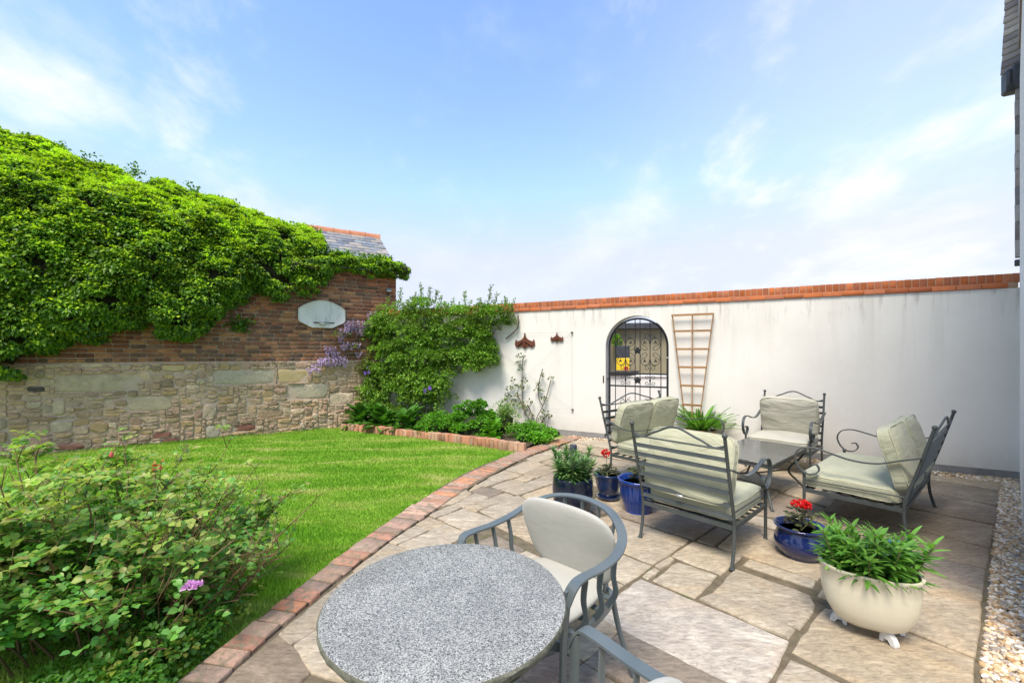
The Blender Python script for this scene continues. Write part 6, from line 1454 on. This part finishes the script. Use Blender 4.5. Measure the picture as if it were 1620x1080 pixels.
for k in range(520):
    a = rs.uniform(0,6.28); r_ = math.sqrt(rs.rand()); P.append([.185*r_*math.cos(a), .125*r_*math.sin(a), .31+rs.uniform(0,.19)]); T.append([math.cos(a)*.8+rs.normal(0,.5), math.sin(a)*.8+rs.normal(0,.5), rs.uniform(-.1,.8)])
foliage('foliage', [leaf_set(np.array(P), unit(np.array(T)), unit(rs.normal(0,.4,(520,3))+np.array([0,0,1])), rs.uniform(.06,.11,520), rs.uniform(.014,.024,520), 'strap', .3, .12)], MAT['lily'], lt2)
sp_ = thing('agapanthus', 'strappy bright green leaves in the clay pot below the trellis', 'plant', tuple(tp_.location))
for i in range(120):
    a = rs.uniform(0,6.28); el = rs.uniform(.5,1.35); L = rs.uniform(.28,.50); r_ = rs.uniform(0,.15); b = np.array([[math.cos(a)*r_, math.sin(a)*r_, .30]]); T = np.array([[math.cos(a)*math.cos(el), math.sin(a)*math.cos(el), math.sin(el)]]); Nn = np.array([[-math.cos(a)*math.sin(el), -math.sin(a)*math.sin(el), math.cos(el)]])
    obj('leaf', fast_mesh('leaf', *leaf_set(b, T, Nn, L, .044, 'strap', .35, .15), MAT['strapleaf'], True), sp_)
def geranium(loc, z, h, fl, n, label, seed, lean=(0,0)):
    rs = np.random.RandomState(seed); t = thing('geranium', label, 'geranium', (loc[0], loc[1], 0)); data = []
    for k in range(n):
        a = rs.uniform(0,6.28); r_ = rs.uniform(.02,.115); c = np.array([math.cos(a)*r_, math.sin(a)*r_, z+rs.uniform(.02,h)]); m = 7; ang = np.arange(m)*.9+rs.uniform(0,6); T = np.c_[np.cos(ang), np.sin(ang), .15+0*ang]
        tilt = rs.normal(0,.35,3); data.append(leaf_set(np.tile(c,(m,1)), unit(T+tilt*.4), np.tile(unit(np.array([0,0,1.0])+tilt),(m,1)), rs.uniform(.020,.030), .022, 'oval'))
    foliage('foliage', data, MAT['geranium'], t)
    for k in range(6):
        a = rs.uniform(0,6.28); obj('stem', MB().tube([(0,0,z-.01),(math.cos(a)*.05,math.sin(a)*.05,z+h*.4),(math.cos(a)*.09,math.sin(a)*.09,z+h*.8)], .004, 5).mesh('stem', MAT['greenstem'], True), t)
    for fx, fy, fz, fr_ in fl:
        obj('flower_stalk', MB().tube([(0,0,z),(fx*.6,fy*.6,z+(fz-z)*.6),(fx,fy,fz)], .0028, 5).mesh('flower_stalk', MAT['greenstem'], True), t)
        m = 90; d = rdir(m, rs); d[:,2] = d[:,2]*.8+.15; P = np.array([fx,fy,fz])+d*fr_*.72; foliage('flower', [leaf_set(P, unit(d+rs.normal(0,.7,(m,3))), unit(d+rs.normal(0,.3,(m,3))), fr_*.45, fr_*.42, 'oval')], MAT['red'], t, kind=None)
    return t
geranium((.985,4.34), .23, .10, [(-.025,0,.455,.047)], 52, 'geranium with one round red flower in the small navy pot', 5)
geranium((1.19,4.0), .27, .13, [], 60, 'flowerless dark-leaved geranium in the cobalt ribbed pot', 6)
geranium((2.125,3.12), .19, .14, [(.0,-.03,.385,.040),(.055,.01,.36,.036),(-.02,.03,.37,.03)], 46, 'geranium with a cluster of bright red flowers in the round cobalt bowl', 7)
# tuft at the foot of the stone wall and foliage beyond the gate
bt = thing('distant_bush', 'bit of green foliage seen through the upper left of the gate', 'bush', (3.45,13.9,0))
foliage('foliage', [blobcluster(rs, (0,0,1.75), (.13,.2,.3), 260, (.06,.1), (.04,.07), 'oval')], MAT['shrub'], bt)
obj('stem', MB().tube([(0,0,-.1),(0,0,1.7)], .02, 6).mesh('stem', MAT['bark'], True), bt)
tf = thing('grass_tuft', 'dark grass tuft at the foot of the rubble stone wall', 'grass tuft', tuple(SWp(1.22,.04,-.24)))
m = 240; a = rs.uniform(0,6.28,m); T = np.c_[np.cos(a)*.6, np.sin(a)*.6, np.ones(m)]
foliage('blades', [leaf_set(np.c_[rs.normal(0,.06,m), rs.normal(0,.025,m), np.zeros(m)], T, unit(rs.normal(size=(m,3))), rs.uniform(.08,.16,m), .006, 'diamond')], MAT['bedleaf'], tf)
